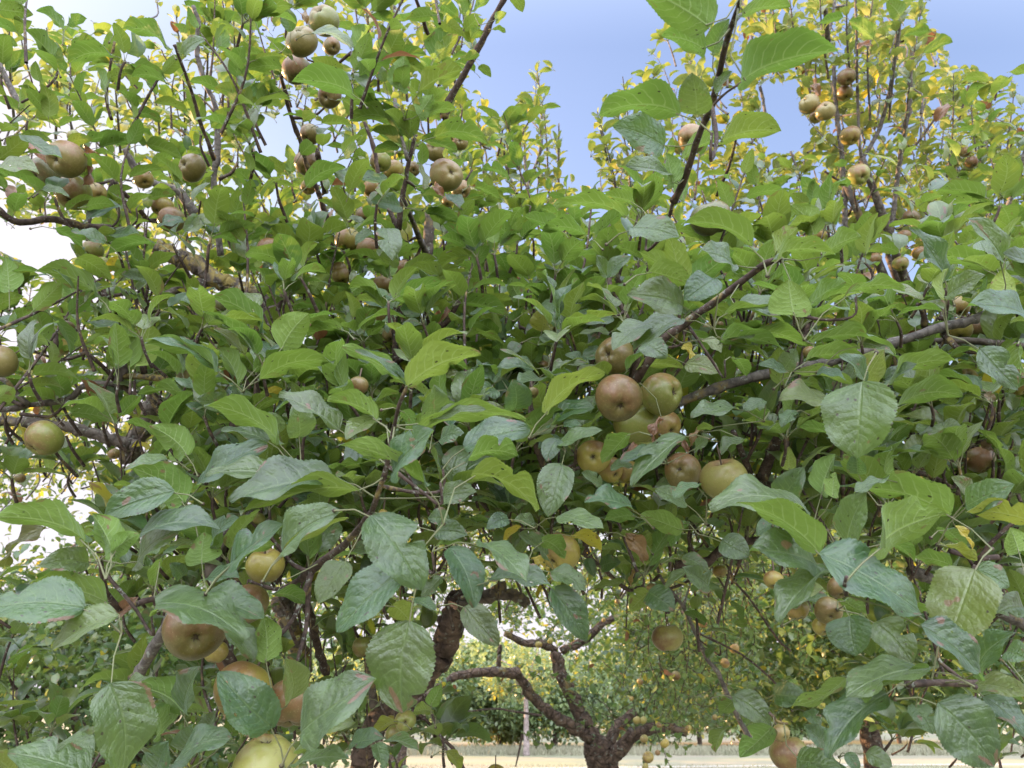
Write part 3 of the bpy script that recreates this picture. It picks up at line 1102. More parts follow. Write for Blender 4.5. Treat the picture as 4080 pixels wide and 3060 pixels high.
I 1495 1250 1620 1440 150 t .72
I 1885 1120 2240 1200 150 t .70 y=.15
I 1950 1200 2260 1490 150 t .70
I 1500 640 1250 560 120 u .78
I 1640 620 1430 720 60 u .72
I 1700 220 1910 310 80 u .85 y=.3
I 1700 110 1830 230 130 u .9
I 2180 260 2120 100 180 u .82
I 690 620 960 560 90 t .9
I 1040 570 1190 660 130 u .85
I 830 640 960 580 70 u .9
I 700 560 920 500 110 t .85
I 580 1395 370 1590 175 u .88
I 740 1610 1030 1660 160 t .84
I 930 1500 790 1380 150 t .95
I 1190 1560 1360 1650 130 t 1.1
I 270 1400 215 1560 105 u 1.3
I 325 1190 565 1390 180 t 1.15
I 590 1180 810 1200 170 t 1.2
I 330 1220 240 1310 110 u 1.3
I 800 1290 890 1400 100 t 1.2
I 170 480 0 360 160 t .95
I 250 190 430 290 180 t .95
I 0 290 170 380 100 t 1.0
I 230 130 440 330 60 u 1.3
I 2100 900 2230 960 170 t .8
I 1900 850 1840 940 90 u .9 y=.3
I 2212 620 2030 660 190 t 1.2
I 1420 -20 1480 230 60 u .95
I 600 60 480 160 120 t .95
I 1020 1630 960 1700 100 t 1.1
I 1060 1560 1140 1680 90 t 1.1
I 150 720 10 650 70 u 1.5
I 420 720 330 720 60 u 1.7
I 310 580 380 700 60 u 1.6
I 200 860 160 950 60 t 1.6
"""
# dead, curled leaves
DEAD = """
A 545 985 650 1020 70 t 1.38 b=1 a=2.2 k=.9
A 545 1070 535 1200 55 t 1.36 b=1 a=2 k=1
A 130 990 300 1060 70 t 1.5 b=1 a=2 k=.7
A 1960 90 1990 170 50 t 1.5 b=.8 y=.5 a=2 k=.8
E 2090 1060 2030 1195 60 t .98 b=1 a=1.8 k=.9
E 1900 1215 1840 1300 60 t 1.0 b=1 a=2 k=.9
E 690 340 650 410 50 t 1.4 b=1 a=2 k=.9
H 1850 160 1960 330 110 t 1.15 b=.85 y=.6 a=1.8 k=.7
H 1930 170 1840 140 60 t 1.15 b=.85 y=.5 a=2 k=.8
H 1915 380 1880 480 45 t 1.3 b=.7 y=.8 a=1.5 k=.9
G 780 660 900 550 100 t .86 b=1 a=2 k=.8
G 1110 340 1190 380 50 t 1.2 b=1 a=2 k=.7
C 850 540 890 620 70 t 2.5 b=.9 a=2 k=.8
C 1640 790 1740 690 70 t 2.6 b=1 a=2 k=.8
C 1130 320 1230 300 35 t 2.6 b=1 a=1.6 k=.8
B 600 1210 670 1280 60 t 1.3 b=1 a=2 k=.8
F 130 1130 60 1230 60 t 1.05 b=.8 y=.5 a=2 k=.8
F 0 1200 40 1270 50 t 1.05 b=1 a=2 k=.8
F 0 580 60 740 45 t 1.1 y=1 b=.2 a=1 k=.9
F 1960 890 2020 940 60 t 1.1 b=.6 a=1.6 k=.5
F 1930 1220 2010 1250 50 t 1.3 b=.8 a=1.6 k=.5
F 1430 270 1480 300 50 t 1.5 b=1 a=1.6 k=.7
F 900 480 960 500 50 t 1.3 b=1 a=1.6 k=.7
I 1250 1030 1240 1060 30 t .8 b=1
I 1760 90 1880 250 50 t .88 y=1 b=.2 a=.6 k=.9
H 1230 300 1350 400 45 t 1.0 y=1 b=.3 a=.6 k=.9
H 750 620 690 580 45 t 1.0 b=1 a=1.5 k=.7
D 610 110 700 160 60 t 1.5 b=1 a=1.8 k=.7
D 250 640 290 740 70 t 1.5 b=1 a=2 k=.8
A 1350 990 1400 1030 40 t 1.7 b=.8 y=.5 a=1.5 k=.8
G 300 100 30 350 60 t 1.3 b=.3 a=1 k=.7
"""

# ------------------------------------------------------------------ apples: tile u v radius calyx-x calyx-y(down) tone [h hidden calyx] [d=depth] | label
APPLES = """
A 1955 270 100 0 -.62 r | pinkish brown apple with dark star eye, lower of the pair at the top edge
A 2100 135 99 -.25 -.5 o d=1.68 | olive apple at the top of the high cluster, eye near its upper edge
A 1920 455 94 .2 .9 k d=1.7 | dark shaded olive apple hanging below the two high apples and behind the big leaf
A 2150 300 55 .5 .5 r d=1.8 | sliver of brown apple between leaves beside the high cluster
A 2135 625 75 -.2 .45 r d=1.75 | brownish apple showing below the big bright leaf under the high cluster
A 428 1030 118 -.25 .32 r | rosy brown apple with a blue green leaf across it, upper in the left cluster
A 475 1250 112 .1 .75 o d=1.42 | large olive yellow apple under the rosy one in the left cluster
A 620 1260 72 .7 .5 y d=1.6 | yellow brown apple peeking out behind the large olive apple
A 285 1120 95 -.3 .5 k d=1.55 | dark shaded apple tucked behind the rosy apple on its lower left
A 1245 1087 88 -.38 -.1 r d=1.68 | single tan brown apple on the thin upright stem, its eye facing the camera
A 475 877 38 -.2 -.8 g d=1.5 | tiny green pink fruitlet above the left cluster
A 1110 1425 84 .1 .8 r d=1.75 | brown apple half under a blue green leaf above the lichen limb
A 1050 1335 70 -.4 .7 y d=1.8 | orange lit apple behind the grey branch above the lichen limb
A 930 1160 62 .5 .6 y d=1.9 | apple half hidden by a long leaf beside the thin grey branch
A 2010 870 66 -.3 .7 r d=1.9 | shaded brown apple behind the dark twig, upper of the twig's three
A 1990 1060 80 .2 .7 r d=1.95 | pink brown apple split by the dark twig, middle of the twig's three
A 1998 1212 50 -.2 .7 y d=2.0 | small tan apple low behind the dark twig
A 1745 1620 80 .2 .8 r d=1.8 | brown apple under leaves left of the upright stems, over the middle limb
A 600 1620 66 -.2 .7 o d=1.7 | green brown apple behind leaves above the dead leaf on the left
B 612 975 72 -.3 -.2 r d=1.75 | small brown apple with an off centre eye above the pink flushed apple
B 770 925 50 0 0 r d=1.85 | little brown apple under the long arching leaf, eye facing straight out
B 680 1135 106 .5 0 p d=1.46 | large pink flushed apple with a withered leaf at its foot
B 775 1230 62 .4 .6 r d=1.7 | brown apple mostly behind the pink flushed apple
B 255 1050 66 -.1 .8 o d=1.75 | olive apple between two dark stems, left of the pink flushed apple
B 340 1105 66 .1 .8 y d=1.85 | olive yellow apple behind the fork of the dark stem
B 465 1095 46 .2 .5 r d=1.8 | small orange brown apple against the right of the dark stem fork
B 200 1225 62 -.2 .8 y d=1.9 | yellow apple over a dark leaf, below the olive apple by the stems
B 145 1400 54 .3 .7 r d=1.9 | shaded brown apple left of the hanging blue green leaf
B 45 1560 84 -.3 .8 y d=1.75 | yellow brown apple left of the hanging dark leaf, half covered
B 170 1610 68 .3 .8 r d=1.7 | brown apple behind the hanging dark leaf
B 690 1305 40 0 .8 y d=1.8 | scrap of orange apple beneath the withered leaf of the pink apple
C 60 900 92 -.5 .5 p d=1.4 | pale pinkish brown apple behind the dark upright shoot at the top right
C 180 1415 126 .3 .9 k h | purplish apple behind a long green leaf at the foot of the dark shoot
C 1062 500 55 0 .8 r d=2.75 | upper apple of the sunlit bunch against the grey pole
C 1050 605 52 0 .8 y d=2.8 | yellow apple behind leaves just under the top apple of the pole bunch
C 820 675 64 -.8 -.4 p d=2.7 | pink and green apple at the left end of the pole bunch
C 925 720 62 -.3 -.55 p d=2.65 | orange pink apple with its eye up, touching the grey pole
C 862 760 40 -.4 .7 y d=2.75 | orange lit apple under the two pink ones of the pole bunch
C 1085 880 62 .2 .8 y d=2.75 | yellow brown apple between the grey pole and a thin shoot
C 1140 1130 68 .1 .55 g d=2.65 | yellow green apple behind the fork of a thin dark shoot
C 1522 1465 42 .3 .5 g d=2.9 | small pale yellow apple in the right rear crown beside a grey leaf
C 1480 1410 50 -.4 .5 k d=2.95 | shaded maroon apple left of the small pale yellow one
C 1435 1535 46 -.2 .8 r d=2.9 | orange brown apple above a big leaf in the right rear crown
C 1872 1052 40 .1 .8 r d=3.0 | apple under twigs high in the right rear crown
C 1832 985 34 .1 .8 p d=3.0 | pink apple sliver high in the right rear crown
C 1535 1640 46 .2 .8 y d=2.9 | yellow apple beside the blue green folded leaf at the right
C 880 1520 44 0 .8 y d=2.8 | tan apple between two big leaves left of the grey pole
D 0 682 106 -.5 .5 p d=1.3 | big rosy apple cut by the left edge of the picture
D 285 1182 118 -.35 .68 o d=1.25 | plump olive apple hanging in front of the lower left grey limb
D 1225 772 74 -.2 -.85 p d=1.7 h | small pink and green apple behind long leaves at left centre
D 660 50 48 .1 .7 g d=1.7 | small green apple over the dead leaf at the left
D 430 470 52 .3 .7 r d=1.8 | shaded brown apple above the left twigs, upper of two
D 395 590 56 -.3 .7 y d=1.8 | shaded tan apple behind the left twigs, lower of two
D 1390 325 72 .1 .8 k d=1.8 | dark green apple behind the fork under the lichen limb
D 740 1282 36 .4 .6 r d=2.0 | small brown apple beneath the lower left grey limb
D 130 1440 32 .1 .8 r d=2.4 | small brown apple in the bright lower left foliage
D 2200 85 48 .2 .6 p d=1.6 | rosy apple half behind leaves above the middle of the picture
D 1150 900 36 .2 .6 y d=1.9 | small tan apple behind the long leaf left of centre
E 270 190 66 .2 .8 y d=1.55 | tan apple under a spray of leaf stalks, upper centre left
E 0 130 60 .3 .8 y d=1.6 | yellow apple seen between leaves at the upper centre left
E 400 85 58 .2 .7 r d=1.7 | rosy brown apple behind a folded leaf above the dark spur
E 250 405 46 -.2 .8 y d=1.6 | orange brown apple on the left side of the dark spur
E 322 510 54 .1 .8 p d=1.6 | pale pink apple behind the dark spur's thin leaves
E 640 530 38 .1 .8 g d=1.65 | small pale green apple under the slanting dark twig
E 110 842 64 0 .8 r d=1.05 | pinkish brown apple scrap behind pale leaves left of the centre shoot
E 225 605 38 .1 .8 r d=1.6 | small brown apple behind the folded leaf tip of the centre shoot
E 1375 465 42 .1 .8 p d=1.45 | small pink apple behind the bright triangular leaf
E 1172 622 30 .1 .8 g d=1.5 | tiny green apple above the pale horizontal leaf at centre
E 1312 712 36 .1 .8 y d=1.4 | small brown yellow apple behind a leaf right of centre
E 1240 885 38 .1 .8 r d=1.1 | dark orange apple scrap between the pale leaf and the long leaf
E 1722 275 34 .1 .8 r d=1.4 | brown apple behind the forked spur right of centre
E 1770 645 124 -.58 -.05 r d=1.12 | reddish brown apple at the top of the central cluster, eye turned left
E 1797 920 153 -.02 .42 r d=1.0 | big russet apple with a flushed dent, left of the central cluster
E 2075 893 138 .68 -.12 o d=1.1 | big olive apple with a purple cheek, right of the central cluster
E 1910 1085 142 .1 .92 o d=1.13 h | olive apple at the bottom of the central cluster, wedged under two others
E 2105 1105 98 .3 .3 y d=1.28 | pale yellow apple behind the cluster with a shrivelled leaf across it
E 1985 1262 92 .1 .8 o d=1.3 h | greyish olive apple below the central cluster, behind a dark leaf
E 1635 1300 108 -.15 -.05 y d=1.15 | yellow orange apple with a shadowed eye, lower left of the central cluster
E 1745 1385 84 .4 .4 y d=1.2 | orange apple overlapping the one with the shadowed eye
E 1850 1400 84 .1 .9 y d=1.25 | yellow brown apple under the dark leaves below the central cluster
F 0 1395 118 -.45 -.3 r d=1.12 | reddish apple with green round its eye, touching the speckled yellow one
F 268 1447 148 .2 .9 s d=1.05 h | speckled yellow olive apple with no eye showing, right of the lower pair
F 135 475 44 .1 .8 p d=1.5 | small rosy apple behind leaves above the grey lichen branch
F 82 490 24 .1 .8 y d=1.6 | tiny orange apple beside the small rosy one
F 243 445 24 .1 .8 r d=1.6 | small dark brown apple right of the small rosy one
F 430 720 34 .1 .8 r d=1.5 | green brown apple over the end of the grey lichen branch
F 820 622 40 .1 .8 r d=1.1 | brown apple scrap between two long leaves right of centre
F 1245 20 42 .1 .8 r d=2.9 | orange apple over the right branches, left of two
F 1412 50 50 .1 .8 g d=2.9 | yellow green apple over the right branches, right of two
F 1785 330 72 -.1 .8 y d=1.55 | orange yellow apple behind a leaf above the right grey branch
F 1790 480 78 -.2 .8 y d=1.5 | large tan apple between the two right grey branches
F 1925 470 82 .2 .8 o d=1.55 | olive yellow apple next to the tan one between the right grey branches
F 1842 800 72 -.2 -.7 y d=1.5 | orange apple with a dark eye on top, below the right grey branches
F 2185 840 66 .2 .8 y d=1.5 | orange apple at the right edge of the picture behind a crinkled leaf
F 2190 755 38 .2 .8 y d=1.6 | apple scrap above the orange one at the right edge
F 1925 1320 92 .2 .8 r d=1.7 | brown shaded apple under thin twigs at the right
G 1262 765 188 .42 .06 r d=.86 | big brown apple under the long dark leaf at lower left, eye to the right
G 1605 595 126 .4 .4 r d=.98 | brown apple edge glimpsed behind the long dark leaf
G 1720 345 122 0 .95 y d=.95 h | orange apple rim showing below a pitted leaf at left
G 1670 45 46 0 .9 g d=1.3 | narrow green yellow apple high behind the left leaves
G 1400 905 78 0 .9 y d=1.15 | yellow apple behind the big brown apple at lower left
G 1575 1160 190 -.3 .6 y d=.84 | broad pale apple mostly covered by the leaf with a yellow patch
G 1885 1235 160 .05 .8 r d=.87 | brown apple between two green leaves, small eye near its foot
G 1718 1650 208 0 -.2 q d=.76 h | green and rosy apple at the bottom edge, largest in the picture
H 1420 260 126 -.6 .5 y d=1.2 | orange apple with a green leaf in front, below centre
H 2112 815 96 0 .97 s d=1.6 | round speckled apple hanging alone right of the forked trunk
H 150 870 74 .1 .95 o d=1.5 | olive apple behind the dark leaf above the thick limb
H 415 1353 66 .15 -.25 g d=1.25 | small bright green apple with its eye outward, low centre
H 350 1440 62 .2 .7 g d=1.3 | yellow green apple below and behind the small bright green one
H 325 1355 38 -.2 .7 y d=1.35 | brownish apple behind the yellow green leaf at low centre
H 1000 1705 66 0 .8 y d=1.6 h | tan apple top at the bottom edge beside a thin twig
H 2010 492 34 0 .8 p d=1.6 | pink apple scrap above the pair of green leaves on the right
H 270 10 30 0 .8 y d=1.0 | orange apple scrap beside the centre shoot's foot
H 110 230 44 0 .8 r d=1.2 | brown apple behind leaves left of the pitted leaf
I 690 1565 124 .1 .9 s d=1.1 | lumpy pockmarked apple near the bottom edge with a fruitlet on it
I 637 1430 55 .25 .35 p d=1.05 | little pink fruitlet sitting on the lumpy apple
I 590 440 62 -.3 .7 y d=.9 | orange apple peeking left of the right foreground spray
I 945 640 88 -.1 .3 r d=.86 | bitten brown apple behind the right foreground leaves
I 740 630 74 .1 .8 y d=.9 | orange yellow apple behind a leaf in the right foreground spray
I 905 740 62 0 .6 y d=.88 | orange apple below the bitten one in the right foreground spray
I 1010 490 72 0 .6 r d=.9 | brown apple behind leaf stalks in the right foreground spray
I 240 385 44 0 .8 y d=1.6 | orange green apple under the dark branch over the hanging twigs
I 1860 880 60 0 .8 y d=.95 | yellow brown apple behind the large right hand leaves
"""
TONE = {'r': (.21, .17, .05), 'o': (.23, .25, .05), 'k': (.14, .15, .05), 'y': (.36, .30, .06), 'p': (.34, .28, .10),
        'g': (.34, .40, .09), 's': (.34, .31, .09), 'q': (.34, .33, .09)}

def opts(tok):
    o = {}
    for t in tok:
        if '=' in t:
            k, v = t.split('=')
            o[k] = float(v)
        else:
            o[t] = True
    return o

# ------------------------------------------------------------------ trees (roots)
base1 = pt('H', 130, 1700, 2.05); base1[2] = 0.0; base1 += np.array([-.12, .15, 0])
T_NEAR = thing("apple_tree", base1, "near russet apple tree with big shaded green leaves filling the foreground", "tree")
T_REAR = thing("apple_tree", (2.55, 3.5, 0), "apple tree behind on the right with upright grey shoots and gold lit leaves", "tree")
T_FORK = thing("apple_tree", (*pt('H', 1700, 1700, 5.2)[:2], 0), "old apple tree with dark forked trunk and drooping twigs standing in the grass", "tree")

PROT = []
wood_parts = []                                    # (object, sampled centre line, depth flag)
def build_wood(text, root):
    cnt = 0
    for ln in text.strip().splitlines():
        h, p = ln.split(' : ')
        t, r0, r1, d0, d1, bark, kind = h.split()
        P = [tuple(map(float, q.split(','))) for q in p.split()]
        r0, r1, d0, d1 = map(float, (r0, r1, d0, d1))
        arc = np.concatenate([[0], np.cumsum([math.dist(P[i], P[i + 1]) for i in range(len(P) - 1)])])
        f = arc / arc[-1]
        pts = np.array([pt(t, u, v, d0 + (d1 - d0) * g) for (u, v), g in zip(P, f)])
        length = np.linalg.norm(np.diff(pts, axis=0), axis=1).sum()
        rm = np.array([(r0 + (r1 - r0) * g) * 0.85 * (d0 + (d1 - d0) * g) / TF for g in f])
        thick = rm.max() > 0.012
        n = max(6, int(length / (0.012 if thick else 0.014)))
        Q = spline(np.column_stack([pts, rm]), n)
        C = Q[:, :3]
        rr = np.random.default_rng(cnt + 5)
        wob = rr.normal(size=(n, 3)) * Q[:, 3:4] * 0.10
        C = C + wob
        rad = Q[:, 3] * (1 + (rr.random(n) > .88) * .22)
        M = {'b': M_BARK, 'l': M_LICH, 't': M_TWIG, 'g': M_GREY, 'o': M_OLD}[bark]
        o = tube_obj(kind, C, rad, M, root, sides=14 if thick else 8, knob=0.16 if thick else .14, seed=cnt)
        wood_parts.append((o, C, root))
        if max(r0, r1) >= 20:
            for c_, q_ in list(zip(C, rad))[::2]: PROT.append((*c_, q_, .93 if bark in 'lo' or kind == 'limb' else .7))
        cnt += 1
build_wood(WOOD, T_NEAR)
build_wood(WOOD_REAR, T_REAR)
# trunk of the near tree: from the ground up to its first limb, below the frame
e = wood_parts_end = [w for w in wood_parts if w[2] is T_NEAR and w[1].shape[0] > 40 and w[1][-1][2] < 1.75]
lim = min((w for w in wood_parts if w[2] is T_NEAR), key=lambda w: np.linalg.norm(w[1][-1] - (base1 + np.array([0, 0, 1.4]))))[1][-1]
tube_obj("trunk", spline(np.array([[*base1], [*(base1 * .7 + lim * .3)], [*(base1 * .3 + lim * .7 + np.array([.03, 0, 0]))], [*lim]]), 30),
         np.linspace(.13, .055, 30), M_OLD, T_NEAR, 16, .12, 3)
# trunk of the rear tree with limbs rising to its shoots
b2 = np.array([2.55, 3.5, 0.0])
top2 = np.array([2.5, 3.45, 1.75])
tube_obj("trunk", spline(np.array([b2, b2 * .5 + top2 * .5 + [.04, 0, 0], top2]), 26), np.linspace(.15, .10, 26), M_OLD, T_REAR, 16, .12, 4)
for w in [w for w in wood_parts if w[2] is T_REAR][:8]:
    tip = w[1][-1]
    if tip[2] < 1.7 or len(w[1]) < 20: continue
    tube_obj("limb", spline(np.array([top2, (top2 + tip) / 2 + [0, .1, .05], tip]), 24), np.linspace(.045, .012, 24), M_BARK, T_REAR, 10, .12, 9)

NEARW = [w for w in wood_parts if w[2] is T_NEAR]
ALLC = np.concatenate([w[1] for w in NEARW]); ALLI = np.concatenate([np.full(len(w[1]), i) for i, w in enumerate(NEARW)])
REARW = [w for w in wood_parts if w[2] is T_REAR]

# ------------------------------------------------------------------ traced leaves
hero_rows = []
def traced(text, dead=False):
    for k, ln in enumerate(text.strip().splitlines()):
        q = ln.split()
        t = q[0]; bu, bv, tu, tv, w = map(float, q[1:6]); face = q[6]; d = float(q[7]); o = opts(q[8:])
        px = math.hypot(tu - bu, tv - bv)
        lateral = px / TF * d
        want = max(lateral * 1.02, min(0.075, lateral * 1.35))
        dd = math.sqrt(max(0, want ** 2 - lateral ** 2))
        sgn = -1 if face == 't' else 1            # tops lean towards the camera, undersides away
        if dead: dd *= .3
        rr = random.Random(k * 7 + len(text))
        B = pt(t, bu, bv, d); T = pt(t, tu, tv, d + sgn * dd * (.4 + .6 * rr.random()))
        L = np.linalg.norm(T - B); Y = (T - B) / L
        C = unit(CAM - (B + T) / 2)
        N0 = unit(C - (C @ Y) * Y)
        if face == 'u': N0 = -N0
        wreal = w / TF * d
        W = max(wreal * 1.10, min(L * .66, wreal * 1.9))
        fold = o.get('k', rr.uniform(.25, .6))
        ang = math.acos(min(1, wreal / (W * math.cos(fold * .6)))) if wreal < W * math.cos(fold * .6) else 0
        ang = min(ang, 1.15)
        X = np.cross(Y, N0)
        best = max((math.cos(a) * N0 + math.sin(a) * X for a in (ang, -ang)), key=lambda v: v[2])
        arch = o.get('a', rr.uniform(.35, .8))
        if dead: arch = o.get('a', 1.8)
        tint = (rr.random(), o.get('y', 0.08 * rr.random() if rr.random() > .2 else .18 * rr.random()), o.get('b', 0))
        ax = np.linalg.norm(ALLC - B, axis=1); i = int(ax.argmin())
        best_d = ax[i]
        if best_d < 0.075: pet = ALLC[i]
        else: pet = B - Y * 0.022 + np.array([0, .010, -.008])
        if best_d < 0.004: pet = B - Y * .004
        free = best_d >= .075
        hero_rows.append(dict(base=B, Y=Y, Z=best, L=L, W=W, fold=fold, arch=arch, wave=rr.uniform(.02, .05) * (3 if dead else 1),
                              bend=rr.uniform(-.06, .06), ph=rr.random() * 6, tint=tint, pet=pet, own=int(ALLI[i]), px=px * w, d=d, dead=dead, t=t, free=free))
traced(LEAVES)
traced(DEAD, True)

# leaves that stand away from the traced wood share small spurs, each joined back to the nearest branch
spur_pts = []
fr = [r for r in hero_rows if r['free'] and r['d'] < 2.3]
for r in fr: r['cand'] = r['base'] - unit(r['Y'] * .7 + np.array([0, -.15, .5])) * .034
while fr:
    a = fr[0]
    grp = [r for r in fr if np.linalg.norm(r['cand'] - a['cand']) < .06]
    c = np.mean([r['cand'] for r in grp], axis=0)
    for r in grp:
        r['pet'] = c
    fr = [r for r in fr if not any(r is g_ for g_ in grp)]
    dist = np.linalg.norm(ALLC - c, axis=1); i = int(dist.argmin())
    if dist[i] < .09: e_ = ALLC[i]
    else:
        q_ = c + unit(c - CAM) * .02; e_ = c + unit(c - CAM) * .06
        spur_pts.append((c, (c + q_) / 2, q_, e_)); continue
    q_ = c + np.array([0, .012, -.02])
    if c[0] > 9: continue
    spur_pts.append((c, q_, (q_ + e_) / 2 + np.array([.006, .006, -.004]), e_))

rearset = [r for r in hero_rows if r['d'] > 2.3]
nearset = sorted([r for r in hero_rows if r['d'] <= 2.3], key=lambda r: -r['px'])
single = nearset[:100]
rest = nearset[100:]
def rows_to_D(rows):
    Lv = Leaves()
    for r in rows:
        Lv.add(r['base'], r['Y'], r['Z'], r['L'], r['W'], r['fold'], r['arch'], r['wave'], r['bend'], r['ph'], r['tint'], r['pet'])
    return Lv.cat()
for r in single:
    o = Leaves.build("leaf", rows_to_D([r]), TPL_HERO, [M_LEAF, M_PET], NEARW[r['own']][0], pr=.00075)
    if r['tint'][2] > .5: o["label"] = "brown curled dead leaf"
    elif r['tint'][1] > .5: o["label"] = "yellow autumn leaf"
Leaves.build("foliage", rows_to_D(rest), TPL_HERO, [M_LEAF, M_PET], T_NEAR, pr=.0007)
for k, p_ in enumerate(spur_pts):
    tube_obj('spur', spline(np.array(p_), 12), np.linspace(.0014, .0022, 12), M_TWIG, T_NEAR, 6, .25, k)
Leaves.build("foliage", rows_to_D(rearset), TPL_HERO, [M_LEAF, M_PET], T_REAR, pr=.0011)

# ------------------------------------------------------------------ apples
def apple_mesh(seed, lump=0.0):
    r = np.random.default_rng(seed)
    nu, nv = 26, 36
    th = np.linspace(0, math.pi, nu + 1)
    ph = np.arange(nv) * 2 * math.pi / nv
    TH, PH = np.meshgrid(th, ph, indexing='ij')
    rad = 1 - .34 * np.exp(-(TH / .30) ** 2) - .42 * np.exp(-((math.pi - TH) / .34) ** 2)
    k1, k2 = r.uniform(0, 6, 2)
    rad *= 1 + .03 * np.cos(5 * PH + k1) * np.exp(-((TH - .45) / .35) ** 2) + .03 * np.cos(2 * PH + k2) * np.sin(TH) + .018 * np.cos(3 * PH + k1) + .03 * np.cos(PH + k2) * np.cos(TH)
    x = rad * np.sin(TH) * np.cos(PH) * 1.03; y = rad * np.sin(TH) * np.sin(PH) * 1.03; z = rad * np.cos(TH) * .93
    # a little narrower towards the eye
    s = 1 - .07 * np.clip(z, 0, 1)
    V = np.stack([x * s, y * s, z], -1).reshape(-1, 3)
    if lump:
        for c in r.normal(size=(4, 3)):
            c = c / np.linalg.norm(c)
            V -= V * (.16 * lump * np.exp(-((V - c * .95) ** 2).sum(1) / .02))[:, None]
    F = []
    for i in range(nu):
        for j in range(nv):
            a = i * nv + j; b = i * nv + (j + 1) % nv
            F.append((a, a + nv, b + nv, b))
    return V, np.array(F)

def apple(tile, u, v, r, cx, cy, tone, o, label, tree_group, k):
    d = o.get('d', TF * .033 / r)
    Rr = r / TF * d
    P = pt(tile, u, v, d)
    m2 = min(.97, math.hypot(cx, cy))
    if 'h' in o:
        cx, cy = cx * .99 / math.hypot(cx, cy), cy * .99 / math.hypot(cx, cy); m2 = .99
    z = math.sqrt(max(0.02, 1 - m2 * m2)) * (-1 if 'h' in o else 1)
    ax = unit(cx * RIGHT - cy * UP - z * FWD)
    up = np.array([-.25, -.15, 1.0]); X = unit(up - (up @ ax) * ax)
    Yv = np.cross(ax, X)
    M = np.stack([X, Yv, ax], 1)
    V, F = apple_mesh(k, 1.0 if 'pock' in label else .0)
    root = thing("apple", P, label, "apple", tree_group)
    from mathutils import Matrix
    me = make_obj("body", V * Rr / 1.0, F, [M_APPLE], None)
    me.parent = root
    me.matrix_local = Matrix(M.tolist()).to_4x4()
    c = np.array(TONE[tone]); rr = random.Random(k)
    c = c * rr.uniform(.55, .80)
    me.color = (*c, 1)
    # calyx: dark hollow with five bent sepals
    cv, cf = [], []
    for q in range(10):
        a = q * math.pi / 5; cv.append((.13 * math.cos(a), .13 * math.sin(a), .70))
    cf.append(tuple(range(10)))
    for q in range(5):
        a = q * 2 * math.pi / 5 + rr.random() * .3
        ln = rr.uniform(.16, .27)
        n0 = len(cv)
        cv += [(.05 * math.cos(a - .7), .05 * math.sin(a - .7), .71), (.05 * math.cos(a + .7), .05 * math.sin(a + .7), .71),
               ((.06 + ln * .6) * math.cos(a + .12), (.06 + ln * .6) * math.sin(a + .12), .80), ((.06 + ln) * math.cos(a), (.06 + ln) * math.sin(a), .76 + rr.uniform(-.02, .05))]
        cf += [(n0, n0 + 1, n0 + 2), (n0 + 1, n0 + 3, n0 + 2), (n0, n0 + 2, n0 + 3)]
    cm = bpy.data.meshes.new("calyx")
    cm.from_pydata([tuple(np.array(p) * Rr * .93) for p in cv], [], cf)
    cm.materials.append(M_CALYX)
    co = bpy.data.objects.new("calyx", cm); COL.objects.link(co); co.parent = root
    co.matrix_local = Matrix(M.tolist()).to_4x4()
    s0 = P - ax * Rr * .55
    s1 = P - ax * Rr * 1.0 + np.array([0, .002, .004])
    s2 = s1 + unit(-ax + np.array([0, .5, .8])) * .016
    tube_obj("stalk", spline(np.array([s0, s1, s2]), 8), np.full(8, .0013), M_STALK, root, 6, .1, k)
    return P, d, r, s2
apple_pos = []
for k, ln in enumerate(APPLES.strip().splitlines()):
    a, label = ln.split(' | ')
    q = a.split()
    rear = q[0] == 'C' and float(opts(q[7:]).get('d', 1)) > 2.2
    P, d, r, s2 = apple(q[0], *map(float, q[1:6]), q[6], opts(q[7:]), label.strip(),
                    "apples on the rear tree's shoots" if rear else "russet apples on the near tree", k)
    x, y, _ = proj(P)
    apple_pos.append((float(x), float(y), r * .3333 * 1.0, d))
    # a short woody spur joins each stalk to the nearest branch
    tree = T_REAR if rear else T_NEAR
    W_ = REARW if rear else NEARW
    C = np.concatenate([w[1] for w in W_]); dist = np.linalg.norm(C - s2 - np.array([0, .02, 0]), axis=1); i = int(dist.argmin())
    if dist[i] < .13:
        mid = (s2 + C[i]) / 2 + np.array([0, .02, -.01])
        tube_obj("spur", spline(np.array([s2, mid, C[i]]), 10), np.linspace(.0022, .004, 10), M_TWIG, tree, 6, .2, k)
AP = np.array(apple_pos)
AP[:, 2] = AP[:, 2] / .3333 / TF * 1579.3     # radius in overview pixels

